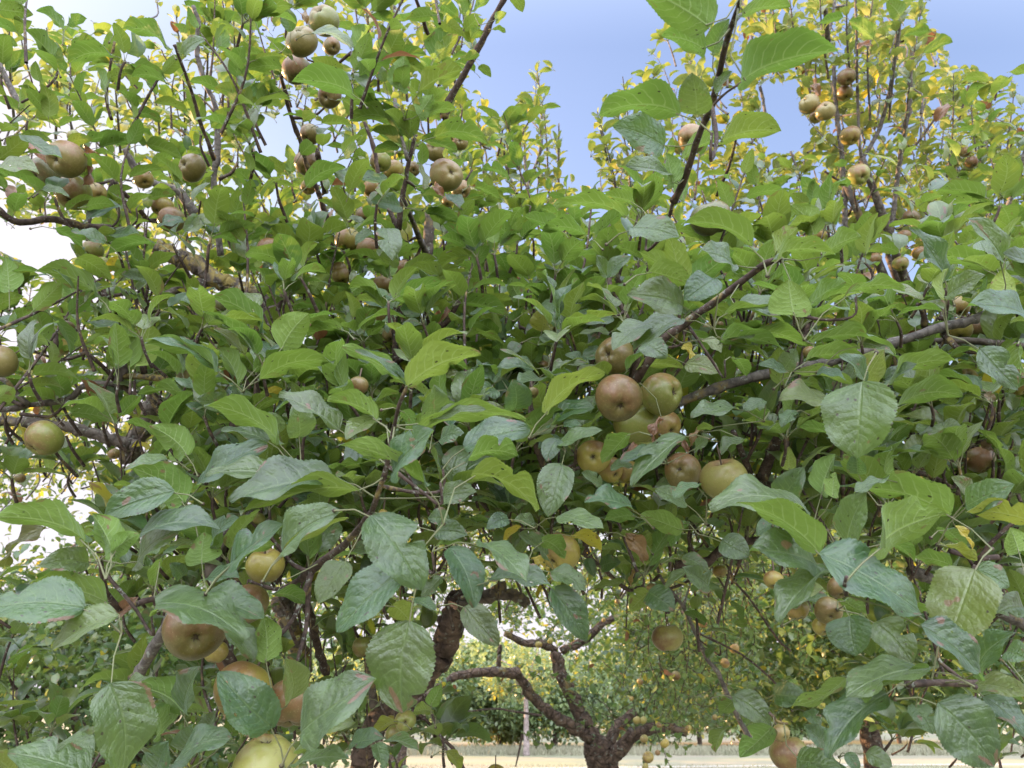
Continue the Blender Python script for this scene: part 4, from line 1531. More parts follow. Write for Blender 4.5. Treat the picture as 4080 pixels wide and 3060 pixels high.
# ------------------------------------------------------------------ crown foliage grown on spurs and shoots through the depth of the crown
GAPS = [
    [(1085, -80), (1062, 60), (1030, 120), (1010, 180), (1045, 215), (1060, 262), (1085, 240), (1128, 185), (1133, 132), (1190, 128), (1204, 200), (1232, 250), (1236, 395), (1285, 405),
     (1278, 330), (1262, 250), (1300, 225), (1330, 165), (1398, 150), (1420, -80)],
    [(2012, -80), (2008, 60), (2062, 90), (2050, 150), (2090, 132), (2122, 150), (2132, 170), (2190, 165), (2212, 240), (2290, 250), (2290, -80)],
    [(1632, 190), (1725, 175), (1728, 240), (1760, 280), (1720, 330), (1660, 330), (1650, 260)],
    [(60, -80), (62, 62), (130, 40), (165, 60), (215, 45), (262, 28), (310, 0), (310, -80)],
    [(-60, 470), (20, 500), (60, 485), (150, 500), (160, 560), (60, 585), (20, 540), (-60, 540)],
    [(-80, 1100), (0, 1120), (140, 1120), (180, 1140), (165, 1200), (120, 1215), (-80, 1200)],
    [(1905, 560), (1960, 552), (2005, 590), (1990, 625), (1930, 630), (1895, 590)],
    [(260, 70), (360, 60), (370, 110), (300, 90)],
    [(560, 250), (610, 270), (625, 350), (585, 340)],
]
_p = np.array(PROT); _x, _y, _d = proj(_p[:, :3]); PR2 = np.stack([_x, _y, _p[:, 3] / _d * 1579, _d, _p[:, 4]], 1)
def in_poly(x, y, poly):
    ins = np.zeros(len(x), bool)
    j = len(poly) - 1
    for i in range(len(poly)):
        xi, yi = poly[i]; xj, yj = poly[j]
        c = ((yi > y) != (yj > y)) & (x < (xj - xi) * (y - yi) / (yj - yi + 1e-9) + xi)
        ins ^= c; j = i
    return ins

def keep_mask(D, apples=True, gaps=True, extra=None, ar=.92):
    ok = np.ones(len(D['L']), bool)
    Yu = unit(D['Y'])
    for f in (.15, .5, .95):
        P = D['base'] + Yu * D['L'][:, None] * f
        x, y, d = proj(P)
        if gaps:
            for g in GAPS: ok &= ~in_poly(x, y, g)
        for g in extra or []: ok &= ~in_poly(x, y, g)
        if apples:
            for ax, ay, ar_, ad in AP:
                near = (d < ad + .01) & ((x - ax) ** 2 + (y - ay) ** 2 < (ar_ * ar) ** 2)
                ok &= ~near
    ok &= proj(D['base'])[2] > 0.3
    if apples:
        lz = rng.random(len(ok))
        hit = np.zeros(len(ok), bool)
        for f_ in (.05, .5, .85):
          x, y, d = proj(D['base'] + Yu * D['L'][:, None] * f_)
          for px, py, pr_, pd, pw in PR2:
            if f_ == .5 or pw > .9: hit |= (d < pd) & (d > pd - 1.4) & ((x - px) ** 2 + (y - py) ** 2 < (pr_ + 14) ** 2) & (lz < pw)
        ok &= ~hit
    return ok
def sel(D, m): return {k: v[m] for k, v in D.items()}

def rosette(Lv, c, axis, n, size, spread=(32, 74), pet=.022, yellow=.0, rg=rng, rear=0.0):
    k = np.arange(n)
    az = k * 2.399 + rg.random() * 6.28 + rg.normal(size=n) * .15
    el = np.radians(rg.uniform(spread[0], spread[1], n))
    axis = unit(axis)
    n1 = unit(np.cross(axis, [.3, .9, .1])); n2 = np.cross(axis, n1)
    rad = np.cos(az)[:, None] * n1 + np.sin(az)[:, None] * n2
    d0 = np.cos(el * .7)[:, None] * axis + np.sin(el * .7)[:, None] * rad
    Y = np.cos(el)[:, None] * axis + np.sin(el)[:, None] * rad
    Y = Y + np.array([0, 0, -1]) * rg.uniform(-.05, .35, n)[:, None]
    Y = unit(Y)
    base = c + d0 * (pet * rg.uniform(.7, 1.4, n))[:, None]
    L = size * rg.uniform(.68, 1.12, n)
    Z = axis[None] * .8 + np.array([0, 0, .7]) - rad * .1 + rg.normal(size=(n, 3)) * .22
    ye = np.where(rg.random(n) < yellow, rg.uniform(.5, 1, n), rg.uniform(0, .15, n))
    br = np.where(rg.random(n) < .002 + yellow * .12, 1.0, 0.0)
    ti = np.stack([rg.random(n), ye, br], 1)
    Lv.add(base, Y, Z, L, L * rg.uniform(.54, .70, n), rg.uniform(.2, .7, n), rg.uniform(.4, 1.5, n), rg.uniform(.01, .05, n),
           rg.normal(size=n) * .04, rg.random(n) * 6, ti, np.broadcast_to(c, (n, 3)))

def leafy_shoot(Lv, stems, P, size, step, r0=.004, yellow=.0, rg=rng, top=True):
    P = np.asarray(P); ln = np.linalg.norm(np.diff(P, axis=0), axis=1).sum()
    n = max(4, int(ln / step))
    C = spline(P, n + 1)
    T = unit(np.gradient(C, axis=0))
    f = np.linspace(0, 1, n + 1)
    az = np.arange(n + 1) * 2.399 + rg.random() * 6
    n1 = unit(np.cross(T, [.3, .9, .1])); n2 = np.cross(T, n1)
    rad = np.cos(az)[:, None] * n1 + np.sin(az)[:, None] * n2
    el = np.radians(np.interp(f, [0, .8, 1], [75, 58, 25]) + rg.normal(size=n + 1) * 9)
    Y = np.cos(el)[:, None] * T + np.sin(el)[:, None] * rad
    Y = unit(Y + np.array([0, 0, -.25]) * (1 - f)[:, None])
    L = size * np.interp(f, [0, .7, 1], [1, .9, .55]) * rg.uniform(.75, 1.12, n + 1)
    d0 = unit(T * .8 + rad * .8)
    base = C + d0 * (.3 * L)[:, None] * rg.uniform(.6, 1.1, n + 1)[:, None]
    Z = T * 1.0 + np.array([0, 0, .4]) - rad * .3 + rg.normal(size=(n + 1, 3)) * .22
    ye = np.where(rg.random(n + 1) < yellow, rg.uniform(.4, 1, n + 1), rg.uniform(0, .15, n + 1))
    ti = np.stack([rg.random(n + 1), ye, (rg.random(n + 1) < .012) * 1.0], 1)
    m = f > .06
    Lv.add(base[m], Y[m], Z[m], L[m], (L * rg.uniform(.48, .62, n + 1))[m], rg.uniform(.2, .65, m.sum()), rg.uniform(.5, 1.5, m.sum()), .02,
           rg.normal(size=m.sum()) * .04, rg.random(m.sum()) * 6, ti[m], C[m])
    stems.append((C, np.linspace(r0, r0 * .4, len(C))))

def tubes(name, items, m, parent, sides=6, stuff=False):
    Vs, Fs, o = [], [], 0
    for i, (C, r) in enumerate(items):
        V, F, k = tube_mesh(C, r, sides, .1, i)
        F = [f for f in F if len(set(f)) == 4]
        V = V[:k]
        Vs.append(V); Fs.append(np.array(F) + o); o += len(V)
    if not Vs: return None
    ob = make_obj(name, np.vstack(Vs), np.vstack(Fs), [m], parent)
    if len(items) > 3: ob["kind"] = "stuff"
    return ob

#        0    5    10   15   20
MAP1 = """
1100111111000000000000
1111111110000000000000
1111111111000000000000
1111111111000000000000
1111111111000000000001
2334445444322333322234
3225444444444443344444
2324444455555444445555
3225455555555544455555
2225555555555544455555
1125555555555554455555
0024555544444444444445
1112233221111111001122
1011232211000000001122
1001332221000000001122
1011332221000000000111
2222332221000000000111
"""
MAP2 = """
1100111112100000000001
1111111112100000000001
1111111112110000000011
1111111112210011111111
2222222222221111111112
2222222222322211111222
3444444444544432333344
3444444444555443334444
3344444444555444444444
2334444445555444444444
2233334445555544444444
1112333344444443333344
0111233322222222112233
0000022210000000001111
0000022110000000001111
0000011110000000000111
0000011110000000000111
"""
MAP3 = """
0121222334100022999650
1223333235210145999974
2223332334433355899995
2233333234542456999999
3455555555543567999999
3555555555653678888888
2555555555777788888888
1455555555777788888887
1355555555777777777777
3566777777999999999999
3455666777999999999999
2334555567888888888899
0001122333333333333345
0000000011000000000022
0000000000000000000011
0000000000000000000000
0000000000000000000000
"""
def cells(mp, unit_n, rg):
    rows = mp.strip().splitlines()
    for j, row in enumerate(rows):
        for i, ch in enumerate(row[:22]):
            lam = int(ch) * unit_n
            n = int(lam) + (rg.random() < lam - int(lam))
            for _ in range(n):
                yield (i + rg.random()) * 100.5, (j + rg.random()) * 97.6
    # margins just outside the frame so that the crown does not stop at its edge
    for j, row in enumerate(rows):
        for ch, x0 in ((row[0], -130), (row[21], 2225)):
            lam = int(ch) * unit_n * 1.2
            for _ in range(int(lam + rg.random())):
                yield x0 + rg.random() * 110, (j + rg.random()) * 97.6

def stems_ok(items, extra=()):
    out = []
    for C, r in items:
        x, y, d = proj(C)
        bad = np.zeros(len(C), bool)
        for g in list(GAPS) + list(extra): bad |= in_poly(x, y, g)
        for ax, ay, ar_, ad in AP: bad |= (d < ad + .02) & ((x - ax) ** 2 + (y - ay) ** 2 < (ar_ * .85) ** 2)
        if not bad.any(): out.append((C, r))
    return out
# nearest crown leaves between the traced ones
LM = Leaves(); ST = []
MAP0 = """
0000000000000000000000
0000000000000000000000
0000000000000000000000
0000000000000000000000
0000000000000100000000
0000000000000100110011
0000001010011112212222
1112222221112221222222
1122333332211100222222
0122333333211000112211
0012333333211000012211
0002333233211000000111
0002221000111100000000
0001100000001100000000
0000000000000000000000
0000000000000000000000
0000000000000000000000
"""
for x, y in cells(MAP0, .50, rng):
    d = rng.uniform(.98, 1.28)
    c = pt2(x, y, d)
    ax = unit(np.array([rng.normal() * .4, -.45 + rng.normal() * .3, 1.0]))
    rosette(LM, c, ax, rng.integers(5, 9), .074, yellow=.0)
    ST.append((spline(np.array([c + ax * .004, c - ax * .014 + [0, .008, 0], c - ax * .03 + [0, .03, 0]]), 6), np.linspace(.002, .0026, 6)))
D = LM.cat(); m = keep_mask(D); D = sel(D, m)
print("near leaves", len(D['L']))
Leaves.build("foliage", D, TPL_HERO, [M_LEAF, M_PET], T_NEAR, pr=.0007)
tubes("twigs", stems_ok(ST), M_TWIG, T_NEAR, 6)
# mid crown
LM = Leaves(); ST = []
for mp, un, dlo, dhi, size in ((MAP1, .95, 1.25, 1.85, .080), (MAP2, 1.15, 1.95, 2.8, .084)):
    for x, y in cells(mp, un, rng):
        d = rng.uniform(dlo, dhi)
        c = pt2(x, y, d)
        hi = max(0.0, min(1.0, (900 - y) / 700))
        ax = unit(np.array([rng.normal() * .35, -.25 + rng.normal() * .35, 1.0]))
        if rng.random() < .30 + .35 * hi:
            ln = rng.uniform(.16, .34)
            p0 = c - ax * ln * .6; p2 = c + ax * ln * .4
            leafy_shoot(LM, ST, [p0, (p0 + p2) / 2 + rng.normal(size=3) * .012, p2], size * .92, .026, .0032, .02)
        else:
            rosette(LM, c, ax, rng.integers(5, 9), size * .98, yellow=.008)
            ST.append((spline(np.array([c + ax * .004, c - ax * .02 + [0, .012, 0], c - ax * .045 + [rng.normal() * .01, .045, 0]]), 6), np.linspace(.0024, .0034, 6)))
D = LM.cat(); m = keep_mask(D); D = sel(D, m)
print("mid leaves", len(D['L']))
Leaves.build("foliage", D, TPL_MID, [M_MID, M_PET], T_NEAR, pr=.0007)
tubes("twigs", stems_ok(ST), M_TWIG, T_NEAR, 6)

# rear crown: upright shoots reaching for the light, some traced along the skyline
LR = Leaves(); SR = []; LN = Leaves(); SN = []
SKYLINE = """
1160 150 1185 420 3.5 r
1168 270 1150 520 3.4 n
1205 300 1215 540 3.5 r
1060 205 1075 480 3.3 n
1030 240 1060 500 3.2 n
1095 260 1120 520 3.4 n
1228 430 1220 560 3.5 n
1345 165 1380 420 3.3 r
1393 158 1400 400 3.4 r
1290 240 1345 480 3.3 r
1310 330 1350 520 3.4 r
1330 230 1360 470 3.2 r
2108 140 2060 430 3.2 r
2150 185 2100 430 3.3 r
2060 160 2040 420 3.0 r
2190 205 2170 480 2.9 r
1990 20 1950 330 2.8 r
1940 -30 1920 260 2.7 r
1890 -40 1880 260 2.7 r
1830 -40 1840 200 2.8 r
1770 -40 1790 170 2.8 r
1700 -40 1720 150 3.0 r
1660 -30 1670 160 3.1 r
1640 30 1640 330 3.2 r
2212 160 2200 420 2.6 r
420 -60 440 260 2.6 n
470 -60 480 230 2.6 n
380 30 400 330 2.6 n
320 120 350 380 2.7 n
500 -60 510 200 2.7 n
240 90 260 330 2.6 n
100 60 120 300 2.5 n
160 100 170 380 2.6 n
20 40 30 260 2.4 n
545 60 560 300 2.7 n
590 20 600 300 2.7 n
700 -60 720 200 2.6 n
780 -60 800 200 2.7 n
860 -60 880 220 2.6 n
940 -60 950 260 2.8 n
1000 -40 980 220 2.9 n
1035 60 1010 280 3.0 n
"""
for ln in SKYLINE.strip().splitlines():
    q = ln.split(); x0, y0, x1, y1, d = map(float, q[:5])
    P = [pt2(x1, y1, d + .1), pt2((x0 + x1) / 2 + rng.normal() * 8, (y0 + y1) / 2, d), pt2(x0, y0, d - .05)]
    leafy_shoot(LR if q[5] == 'r' else LN, SR if q[5] == 'r' else SN, P, .078, .0185, .005, .02)
for x, y in cells(MAP3, 1.1, rng):
    d = rng.uniform(2.9, 4.4)
    c = pt2(x, y, d)
    Lq, Sq = (LR, SR) if x > 1250 + 60 * rng.normal() else (LN, SN)
    ax = unit(np.array([rng.normal() * .25, rng.normal() * .25, 1.0]))
    yl = .05
    if rng.random() < .5:
        l_ = rng.uniform(.18, .42)
        p0 = c - ax * l_ * .6; p2 = c + ax * l_ * .4
        leafy_shoot(Lq, Sq, [p0, (p0 + p2) / 2 + rng.normal(size=3) * .012, p2], .070, .027, .0035, yl)
    else:
        rosette(Lq, c, ax, rng.integers(5, 9), .072, yellow=yl)
        Sq.append((spline(np.array([c, c - ax * .06, c - ax * .12 + rng.normal(size=3) * .03]), 6), np.linspace(.003, .005, 6)))
GX = []
for Lq, Sq, tree in ((LR, SR, T_REAR), (LN, SN, T_NEAR)):
    D = Lq.cat(); m = keep_mask(D); D = sel(D, m)
    print("rear leaves", len(D['L']))
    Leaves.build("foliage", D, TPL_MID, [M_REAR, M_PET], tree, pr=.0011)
    tubes("twigs", stems_ok(Sq), M_GREY, tree, 5)

# ------------------------------------------------------------------ forked tree in the grass
Z0 = 5.2
def fork(t, pts, r0, r1, d0, d1, name="limb", m=M_OLD, sides=14):
    P = np.array([pt(t, u, v, d0 + (d1 - d0) * i / (len(pts) - 1)) for i, (u, v) in enumerate(pts)])
    r = np.linspace(r0, r1, len(P)) * .48 * Z0 / TF
    n = max(10, int(np.linalg.norm(np.diff(P, axis=0), axis=1).sum() / .03))
    Q = spline(np.column_stack([P, r]), n)
    rr = np.random.default_rng(len(pts) + int(r0))
    C = Q[:, :3] + rr.normal(size=(n, 3)) * Q[:, 3:4] * .12
    return tube_obj(name, C, Q[:, 3], m, T_FORK, sides, .2, int(r0))
tb = pt('H', 1700, 1700, Z0)
Ptr = np.array([[tb[0] + .05, tb[1], -0.05], [tb[0] + .02, tb[1], .5], [*tb], [*pt('H', 1665, 1560, Z0)], [*pt('H', 1640, 1480, Z0)]])
tube_obj("trunk", spline(Ptr, 50), np.interp(np.linspace(0, 1, 50), [0, .1, .5, 1], [.20, .135, .105, .085]), M_OLD, T_FORK, 18, .16, 2)
fork('H', [(1640, 1480), (1560, 1430), (1400, 1330), (1250, 1210), (1150, 1060)], 92, 56, Z0, Z0 - .2)
fork('H', [(1150, 1040), (1000, 1035), (850, 1045), (740, 1065), (640, 1130), (540, 1200), (470, 1240)], 66, 30, Z0 - .2, Z0 - .6)
fork('H', [(1650, 1500), (1590, 1380), (1520, 1250), (1450, 1120), (1410, 1010), (1385, 900)], 104, 80, Z0, Z0 + .2)
fork('H', [(1385, 900), (1300, 850), (1190, 850), (1060, 790)], 60, 40, Z0 + .2, Z0 + .1)
fork('H', [(1430, 900), (1560, 840), (1680, 740), (1760, 690)], 60, 44, Z0 + .2, Z0 + .3)
fork('H', [(1700, 1640), (1790, 1560), (1880, 1460), (1960, 1415), (2100, 1400), (2240, 1430)], 100, 50, Z0, Z0 - .3)
fork('H', [(1720, 1560), (1760, 1450), (1810, 1370), (1900, 1290)], 90, 60, Z0 + .1, Z0 + .3)
fork('H', [(1025, 1030), (1020, 940), (1030, 860)], 38, 34, Z0 + 1, Z0 + 1)
LF = Leaves(); SF = []
def blob(n, x0, x1, y0, y1, d0, d1, size, yl, step=.03):
    for _ in range(n):
        x = rng.uniform(x0, x1); y = rng.uniform(y0, y1); d = rng.uniform(d0, d1)
        c = pt2(x, y, d)
        if c[2] < .25: continue
        if rng.random() < .4:
            v = unit(np.array([rng.normal() * .5, rng.normal() * .5, rng.normal() * .6 + .2])); l_ = rng.uniform(.15, .4)
            leafy_shoot(LF, SF, [c - v * l_ / 2, c + rng.normal(size=3) * .02, c + v * l_ / 2], size, step, .003, yl)
        else:
            rosette(LF, c, np.array([rng.normal() * .4, rng.normal() * .4, 1.0]), rng.integers(4, 8), size, yellow=yl)
# drooping twig curtains on the right, sparser inner crown, low sprigs before the hedge
def curtain(n, x0, x1, y0, y1, d0, d1):
    for _ in range(n):
        x = rng.uniform(x0, x1); d = rng.uniform(d0, d1)
        ya = rng.uniform(y0, y0 + 160); yb = ya + rng.uniform(60, 300)
        yb = min(yb, y1)
        P = [pt2(x, ya, d), pt2(x + rng.normal() * 22, (ya + yb) / 2, d), pt2(x + rng.normal() * 40, yb, d)]
        leafy_shoot(LF, SF, P, rng.uniform(.052, .072), .026, .004, .05)
curtain(34, 1390, 1630, 1230, 1640, 4.2, 5.6)
curtain(14, 1395, 1500, 1290, 1659, 4.0, 4.8)
curtain(14, 1600, 2212, 1120, 1480, 4.6, 6.0)
blob(290, 1340, 1640, 1180, 1590, 4.4, 6.5, .062, .02)
blob(90, 900, 1700, 1040, 1230, 4.8, 6.5, .06, .08)
blob(150, 1060, 1420, 1180, 1400, 4.9, 6.2, .06, .05)
blob(80, 930, 1120, 1180, 1430, 5.2, 6.5, .055, .05)
blob(60, 960, 1290, 1480, 1570, 6.0, 8.5, .05, .15)
blob(26, 1240, 1420, 1420, 1600, 4.8, 5.4, .052, .12)
blob(300, 1480, 2230, 1120, 1450, 5.6, 8.5, .07, .02)
blob(60, 1600, 2230, 1180, 1480, 5.0, 7.5, .06, .05)
blob(45, 700, 960, 1120, 1330, 4.4, 6.2, .058, .06)
HG = [[(1000, 1335), (1040, 1330), (1095, 1372), (1130, 1372), (1150, 1400), (1130, 1420), (1060, 1408), (990, 1432), (985, 1400)],
      [(1285, 1350), (1330, 1345), (1345, 1385), (1310, 1400), (1270, 1392)],
      [(960, 1445), (1120, 1470), (1210, 1560), (1270, 1659), (840, 1659), (900, 1560)],
      [(1500, 1605), (1600, 1570), (1700, 1575), (2212, 1590), (2212, 1700), (1490, 1700)],
      [(1300, 1590), (1360, 1580), (1380, 1659), (1320, 1659)]]
D = LF.cat(); m = keep_mask(D, extra=HG, ar=.8); D = sel(D, m)
print("fork leaves", len(D['L']))
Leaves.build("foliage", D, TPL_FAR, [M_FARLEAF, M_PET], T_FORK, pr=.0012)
tubes("twigs", stems_ok(SF, HG), M_TWIG, T_FORK, 4)
# a few sprigs that do hang before the far hedge
LF = Leaves(); SF = []
for x, y, d in ((1080, 1480, 5), (1020, 1500, 5), (1100, 1500, 5), (1150, 1470, 5), (1050, 1460, 5.2), (1000, 1470, 5), (960, 1490, 4.6), (1140, 1600, 5), (1158, 1618, 5), (1160, 1590, 5),
                (1170, 1460, 5), (1190, 1500, 5.2), (1230, 1480, 5.2), (1120, 1450, 5.2), (1000, 1440, 5)):
    rosette(LF, pt2(x, y, d), np.array([.1, -.1, 1]), 6, .058, yellow=.2)
    rosette(LF, pt2(x + 25, y + 9, d), np.array([.1, -.1, 1]), 5, .055, yellow=.2)
Leaves.build("foliage", LF.cat(), TPL_FAR, [M_FARLEAF, M_PET], T_FORK, pr=.0012)
for p in (((760, 1300 ), (1000, 1275), (1100, 1290), (1300, 1320)), ((1130, 1650), (1150, 1560), (1175, 1440))):
    tubes("twig", [(spline(np.array([pt('H', u, v, 5.0) for u, v in p]), 14), np.linspace(.005, .009, 14))], M_TWIG, T_FORK, 5)

# small fruits on the forked tree: one built, the others copies with their parts
FR = [(1355, 835, 20), (1280, 860, 22), (840, 770, 18), (1915, 1350, 25), (1955, 1350, 25), (1962, 1470, 26), (2095, 1500, 30), (1988, 1590, 36), (1970, 1650, 22), (1935, 1100, 20), (2050, 1560, 18),
      (2170, 1060, 30), (2342, 725, 28), (2547, 885, 32), (2487, 980, 32), (1790, 580, 18), (1700, 700, 15), (2060, 1380, 20), (1880, 1210, 16), (2120, 1200, 18), (2250, 1400, 20), (2420, 1330, 18)]
FLAB = "small round yellow green apple among the drooping twigs of the forked tree"
proto = None
for k, (u, v, r) in enumerate(FR):
    P = pt('H', u, v, 4.15 if r > 24 else 4.4)
    if proto is None:
        proto = thing("small_apple", P, FLAB, "apple", "small apples on the forked tree")
        V, F = apple_mesh(900); b = make_obj("body", V * .027, F, [M_APPLE], None); b.parent = proto
        b.rotation_euler = (2.6, .3, 0); b.color = (.36, .32, .08, 1)
        s = make_obj("stalk", *(lambda q: (q[0][:q[2]], [f for f in q[1] if len(set(f)) == 4]))(tube_mesh(np.array([[0, 0, .018], [0, .001, .03], [0, .003, .045]]), [.0015] * 3, 5)), [M_STALK], None)
        s.parent = proto
        cx_ = make_obj("calyx", np.array([[.004, 0, 0], [0, .004, 0], [-.004, 0, 0], [0, -.004, 0], [.007, .001, -.006], [0, .007, -.006], [-.007, 0, -.006], [0, -.007, -.006]]),
                       [(0, 1, 5, 4), (1, 2, 6, 5), (2, 3, 7, 6), (3, 0, 4, 7)], [M_CALYX], None)
        cx_.parent = proto; cx_.location = (.004, .005, -.019)
        inst = proto
    else:
        inst = proto.copy(); COL.objects.link(inst)
        for ch in list(proto.children):
            c = ch.copy(); COL.objects.link(c); c.parent = inst
            if ch.name.startswith("body"): c.color = (rng.uniform(.30, .42), rng.uniform(.22, .34), .08, 1)
    inst.location = tuple(P); s = r / TF * (4.15 if r > 24 else 4.4) / .027
    inst.scale = (s, s, s); inst.rotation_euler = (rng.normal() * .25, rng.normal() * .25, rng.random() * 6)

# ------------------------------------------------------------------ other trees round about, ground, far hedge
def crown_tree(x, y, h, rad, crown_lo, n, size, label, name="orchard_tree", group=None, yl=.05, leafmat=M_FARLEAF, tpl=TPL_FAR, trunk=.12, flat=.8, lean=0, gaps=None, cat="tree", limbs=5, barkm=M_OLD):
    t = thing(name, (x, y, 0), label, cat, group)
    rg = np.random.default_rng(int(abs(x) * 13 + y * 7))
    topz = crown_lo + (h - crown_lo) * .35
    if trunk:
        tube_obj("trunk", spline(np.array([[x, y, -.05], [x + lean * .4, y, topz * .5], [x + lean, y, topz]]), 20), np.linspace(trunk, trunk * .6, 20), barkm, t, 12, .15, abs(int(x * 3)))
        for k in range(limbs):
            a = k * 2.4 + rg.random()
            e = np.array([x + lean + math.cos(a) * rad * .75, y + math.sin(a) * rad * .75, topz + (h - topz) * rg.uniform(.2, .75)])
            s = np.array([x + lean, y, topz * rg.uniform(.75, .98)])
            tube_obj("limb", spline(np.array([s, s * .5 + e * .5 + [0, 0, .12 * rad], e]), 16), np.linspace(trunk * .5, trunk * .12, 16), barkm, t, 8, .15, k)
    cz = (h + crown_lo) / 2; hz = (h - crown_lo) / 2
    Lq = Leaves()
    # clumps give the crown an uneven outline
    nc = 26
    dirs = unit(rg.normal(size=(nc, 3))); dist = rg.uniform(.45, .95, (nc, 1))
    cc = np.array([x + lean, y, cz]) + dirs * dist * np.array([rad, rad, hz])
    pick = rg.integers(0, nc, n)
    P = cc[pick] + rg.normal(size=(n, 3)) * np.array([rad, rad, hz]) * .20
    Y = unit(rg.normal(size=(n, 3)) + np.array([0, 0, -.3])); Z = np.array([0, 0, 1.]) + rg.normal(size=(n, 3)) * .6
    clump = rg.random(nc)[pick]
    ti = np.stack([np.clip(clump * .6 + rg.random(n) * .4, 0, 1), np.where(rg.random(n) < yl, .8, rg.random(n) * .15), np.zeros(n)], 1)
    L = size * rg.uniform(.7, 1.3, n)
    Lq.add(P, Y, Z, L, L * .6, rg.uniform(.1, .5, n), .8, .02, 0, 0, ti)
    D = Lq.cat()
    m = D['base'][:, 2] > .08
    if gaps is not None: m &= keep_mask(D, apples=False, gaps=False, extra=gaps)
    D = sel(D, m)
    o = Leaves.build("crown", D, tpl, [leafmat, M_PET], t)
    return t

crown_tree(-3.4, 7.0, 3.0, 2.0, .2, 22000, .078, "dense dark green apple tree low at the left behind the grey pole", name="apple_tree", yl=.03, trunk=.14)
crown_tree(-4.6, 6.6, 4.6, 2.0, 1.7, 6000, .07, "loose gold lit apple tree against the white sky at far left", name="apple_tree", yl=.22, trunk=.14,
           gaps=[GAPS[5], GAPS[4]])
crown_tree(4.2, 9.5, 4.5, 3.6, .95, 46000, .095, "dense green tree with narrow shining leaves behind the hanging twigs on the right", name="apple_tree", yl=.03, trunk=.16, gaps=[HG[3]])
crown_tree(-1.6, 11.5, 4.6, 2.6, 2.3, 5000, .09, "yellow green orchard tree in the gap left of the forked tree", name="apple_tree", yl=.05, trunk=.14, gaps=[HG[0], HG[2]])
# unseen tree added outside the frame on the left: it keeps the low sun off the near branches
crown_tree(-7.4, 4.2, 4.8, 1.95, .9, 26000, .14, "large unseen apple tree added on the left to shade the near branches", name="apple_tree", trunk=.2)
# tall unseen tree row added beyond it, outside the frame: the low sun just clears it and reaches only the upper crowns
for k in range(8):
    q_ = -10 + k * 3.4
    crown_tree(-35 + .469 * q_, 19 + .883 * q_, 10.4 + (k % 3) * .4, 3.4, .2, 5200, .5, "unseen tall tree added to block the low sun, %s from the near end of the row on the left" % "first second third fourth fifth sixth seventh last".split()[k],
               name="shade_row_tree", group="added shade row on the left", trunk=.3)

# ground
def ground_material():
    m, nt = mat("dry_meadow")
    g = NT(nt)
    out = g.n("ShaderNodeOutputMaterial"); bs = g.n("ShaderNodeBsdfPrincipled")
    tcd = g.n("ShaderNodeTexCoord")
    mp = g.n("ShaderNodeMapping"); mp.inputs["Scale"].default_value = (.35, 1.0, 1)
    g.l(tcd.outputs["Object"], mp.inputs[0])
    n1 = g.noise(.35, 5, .65, mp.outputs[0]); n2 = g.noise(9, 4, .7, tcd.outputs["Object"])
    c = g.mix(g.ramp(n1.outputs[0], (.40, 0.0), (.60, 1.0)), (.25, .21, .15), (.17, .20, .10))
    c = g.mix(g.math('MULTIPLY', n2.outputs[0], .6), c, (.30, .26, .19))
    g.l(c, bs.inputs["Base Color"]); bs.inputs["Roughness"].default_value = .9
    bp = g.n("ShaderNodeBump"); bp.inputs["Strength"].default_value = .8; bp.inputs["Distance"].default_value = .05
    g.l(n2.outputs[0], bp.inputs["Height"]); g.l(bp.outputs[0], bs.inputs["Normal"])
    g.l(bs.outputs[0], out.inputs[0])
    return m
gx = 60
xs = np.linspace(-600, 600, gx); ys = np.concatenate([np.linspace(-300, 0, 10), np.linspace(2, 60, 30), np.linspace(80, 900, 20)])
X, Yg = np.meshgrid(xs, ys); Zg = np.zeros_like(X)
V = np.stack([X, Yg, Zg], -1).reshape(-1, 3)
F = [(j * gx + i, j * gx + i + 1, (j + 1) * gx + i + 1, (j + 1) * gx + i) for j in range(len(ys) - 1) for i in range(gx - 1)]
gr = make_obj("ground", V, F, [ground_material()]); gr["kind"] = "structure"
# mown path across the meadow, slightly tilted in plan
M_PATH = plain("mown_path", (.44, .40, .35), .9, (.38, .35, .28), 2)
pv = []
for i in range(41):
    x = -30 + i * 2.0; y = 24 + .12 * x + .4 * math.sin(x * .2)
    pv += [(x, y, .004), (x, y + .6, .004)]
pf = [(2 * i, 2 * i + 2, 2 * i + 3, 2 * i + 1) for i in range(40)]
pa = make_obj("path", pv, pf, [M_PATH]); pa["kind"] = "structure"
# blades of meadow grass
def blades(name, n, x0, x1, y0, y1, h, c1, c2, w=.006):
    rg = np.random.default_rng(5)
    P = np.stack([rg.uniform(x0, x1, n), rg.uniform(y0, y1, n), np.zeros(n)], 1)
    a = rg.random(n) * 6.28; hh = h * rg.uniform(.4, 1.2, n)
    dx = np.stack([np.cos(a), np.sin(a), 0 * a], 1) * w
    ln = rg.normal(size=(n, 3)) * h * .3; ln[:, 2] = hh
    V = np.stack([P - dx, P + dx, P + dx * .3 + ln, P - dx * .3 + ln], 1).reshape(-1, 3)
    F = np.arange(n * 4).reshape(-1, 4)
    o = make_obj(name, V, F, [plain(name + "_blades", c1, .8, c2, 1.5)], smooth=False)
    o["kind"] = "stuff"
    o["label"] = "tall pale dry grass along the foot of the far hedge" if 'tall' in name else "short dry grass of the meadow"
    return o
blades("grass", 30000, -8, 14, 8, 26, .05, (.25, .20, .13), (.15, .18, .08), .008)
blades("tall_grass", 30000, -18, 30, 31.0, 36.0, .22, (.30, .25, .19), (.17, .20, .11), .016)

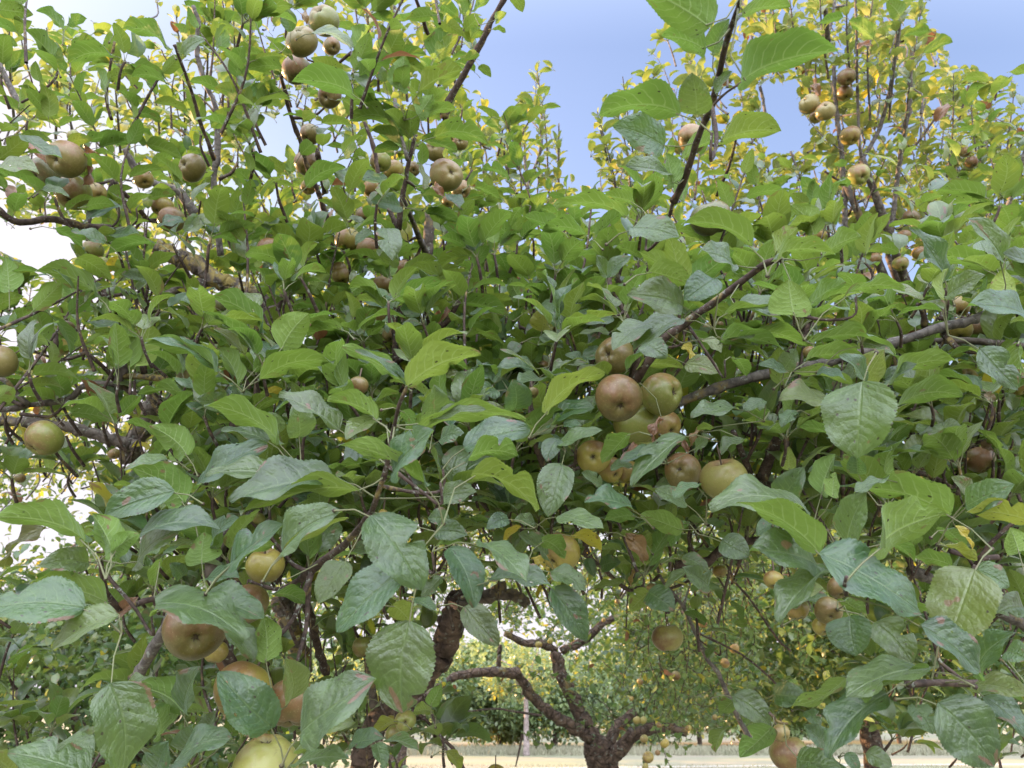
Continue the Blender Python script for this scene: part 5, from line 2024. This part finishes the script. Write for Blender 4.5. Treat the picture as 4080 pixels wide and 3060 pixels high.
# far hedge trees: x, y, height, radius, crown bottom
M_HEDGE = leaf_material("hedge_leaf", hero=False, top=(.06, .11, .06), top2=(.12, .18, .08), und=(.16, .23, .12), und2=(.2, .28, .14), trans=(.28, .38, .12), tw=.35)  # tints paled to stand in for haze over the far trees
FAR = [(-7.5, 37, 5.2, 3.0, .3, "round green bush tree at the left end of the far hedge"),
       (-3.6, 38, 6.0, 2.6, .4, "taller olive green tree in the far hedge behind the first pale trunk"),
       (-.6, 39, 4.8, 2.2, .2, "low dense bush in the far hedge above the dark hollow"),
       (2.0, 37.5, 5.6, 2.4, .3, "green tree in the far hedge behind the second pale trunk"),
       (5.2, 38, 5.4, 2.8, .2, "broad bush in the far hedge seen under the forked limb"),
       (9.0, 39, 5.6, 3.2, .2, "green bush tree in the far hedge behind the forked trunk"),
       (14.0, 40, 5.8, 3.6, .2, "broad tree in the far hedge right of the forked trunk"),
       (20.0, 42, 6.0, 4.0, .2, "large far hedge tree behind the right hand twigs")]
for x, y, h, r, lo, lab in FAR:
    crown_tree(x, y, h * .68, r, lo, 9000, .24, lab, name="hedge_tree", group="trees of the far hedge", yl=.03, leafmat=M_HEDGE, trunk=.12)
crown_tree(-1.5, 62, 6.6, 6, 2, 5000, .45, "tall dark blue green tree standing behind the far hedge", name="hedge_tree", group="trees of the far hedge", yl=0, leafmat=M_HEDGE, trunk=.3)
crown_tree(-16, 60, 7, 7, 1, 5000, .45, "wide dark tree behind the far hedge on the left", name="hedge_tree", group="trees of the far hedge", yl=0, leafmat=M_HEDGE, trunk=.3)
crown_tree(12, 64, 7, 7, 1, 5000, .45, "wide tree beyond the hedge behind the forked tree", name="hedge_tree", group="trees of the far hedge", yl=0, leafmat=M_HEDGE, trunk=.3)
M_PALE = bark_material("pale_far_bark", (.20, .16, .15), (.34, .28, .27), scale=8, dist=.02)
for x, y, lean, lab in ((-4.55, 31, .3, "slim tree with pale leaning trunk before the far hedge"), (.55, 31, .0, "slim tree with straight pale trunk before the far hedge")):
    crown_tree(x, y, 4.0, 1.8, 1.9, 1800, .16, lab, name="orchard_tree", yl=.12, leafmat=M_HEDGE, trunk=.12, lean=lean, barkm=M_PALE)
print("objects", len(bpy.data.objects), "verts", sum(len(m.vertices) for m in bpy.data.meshes))
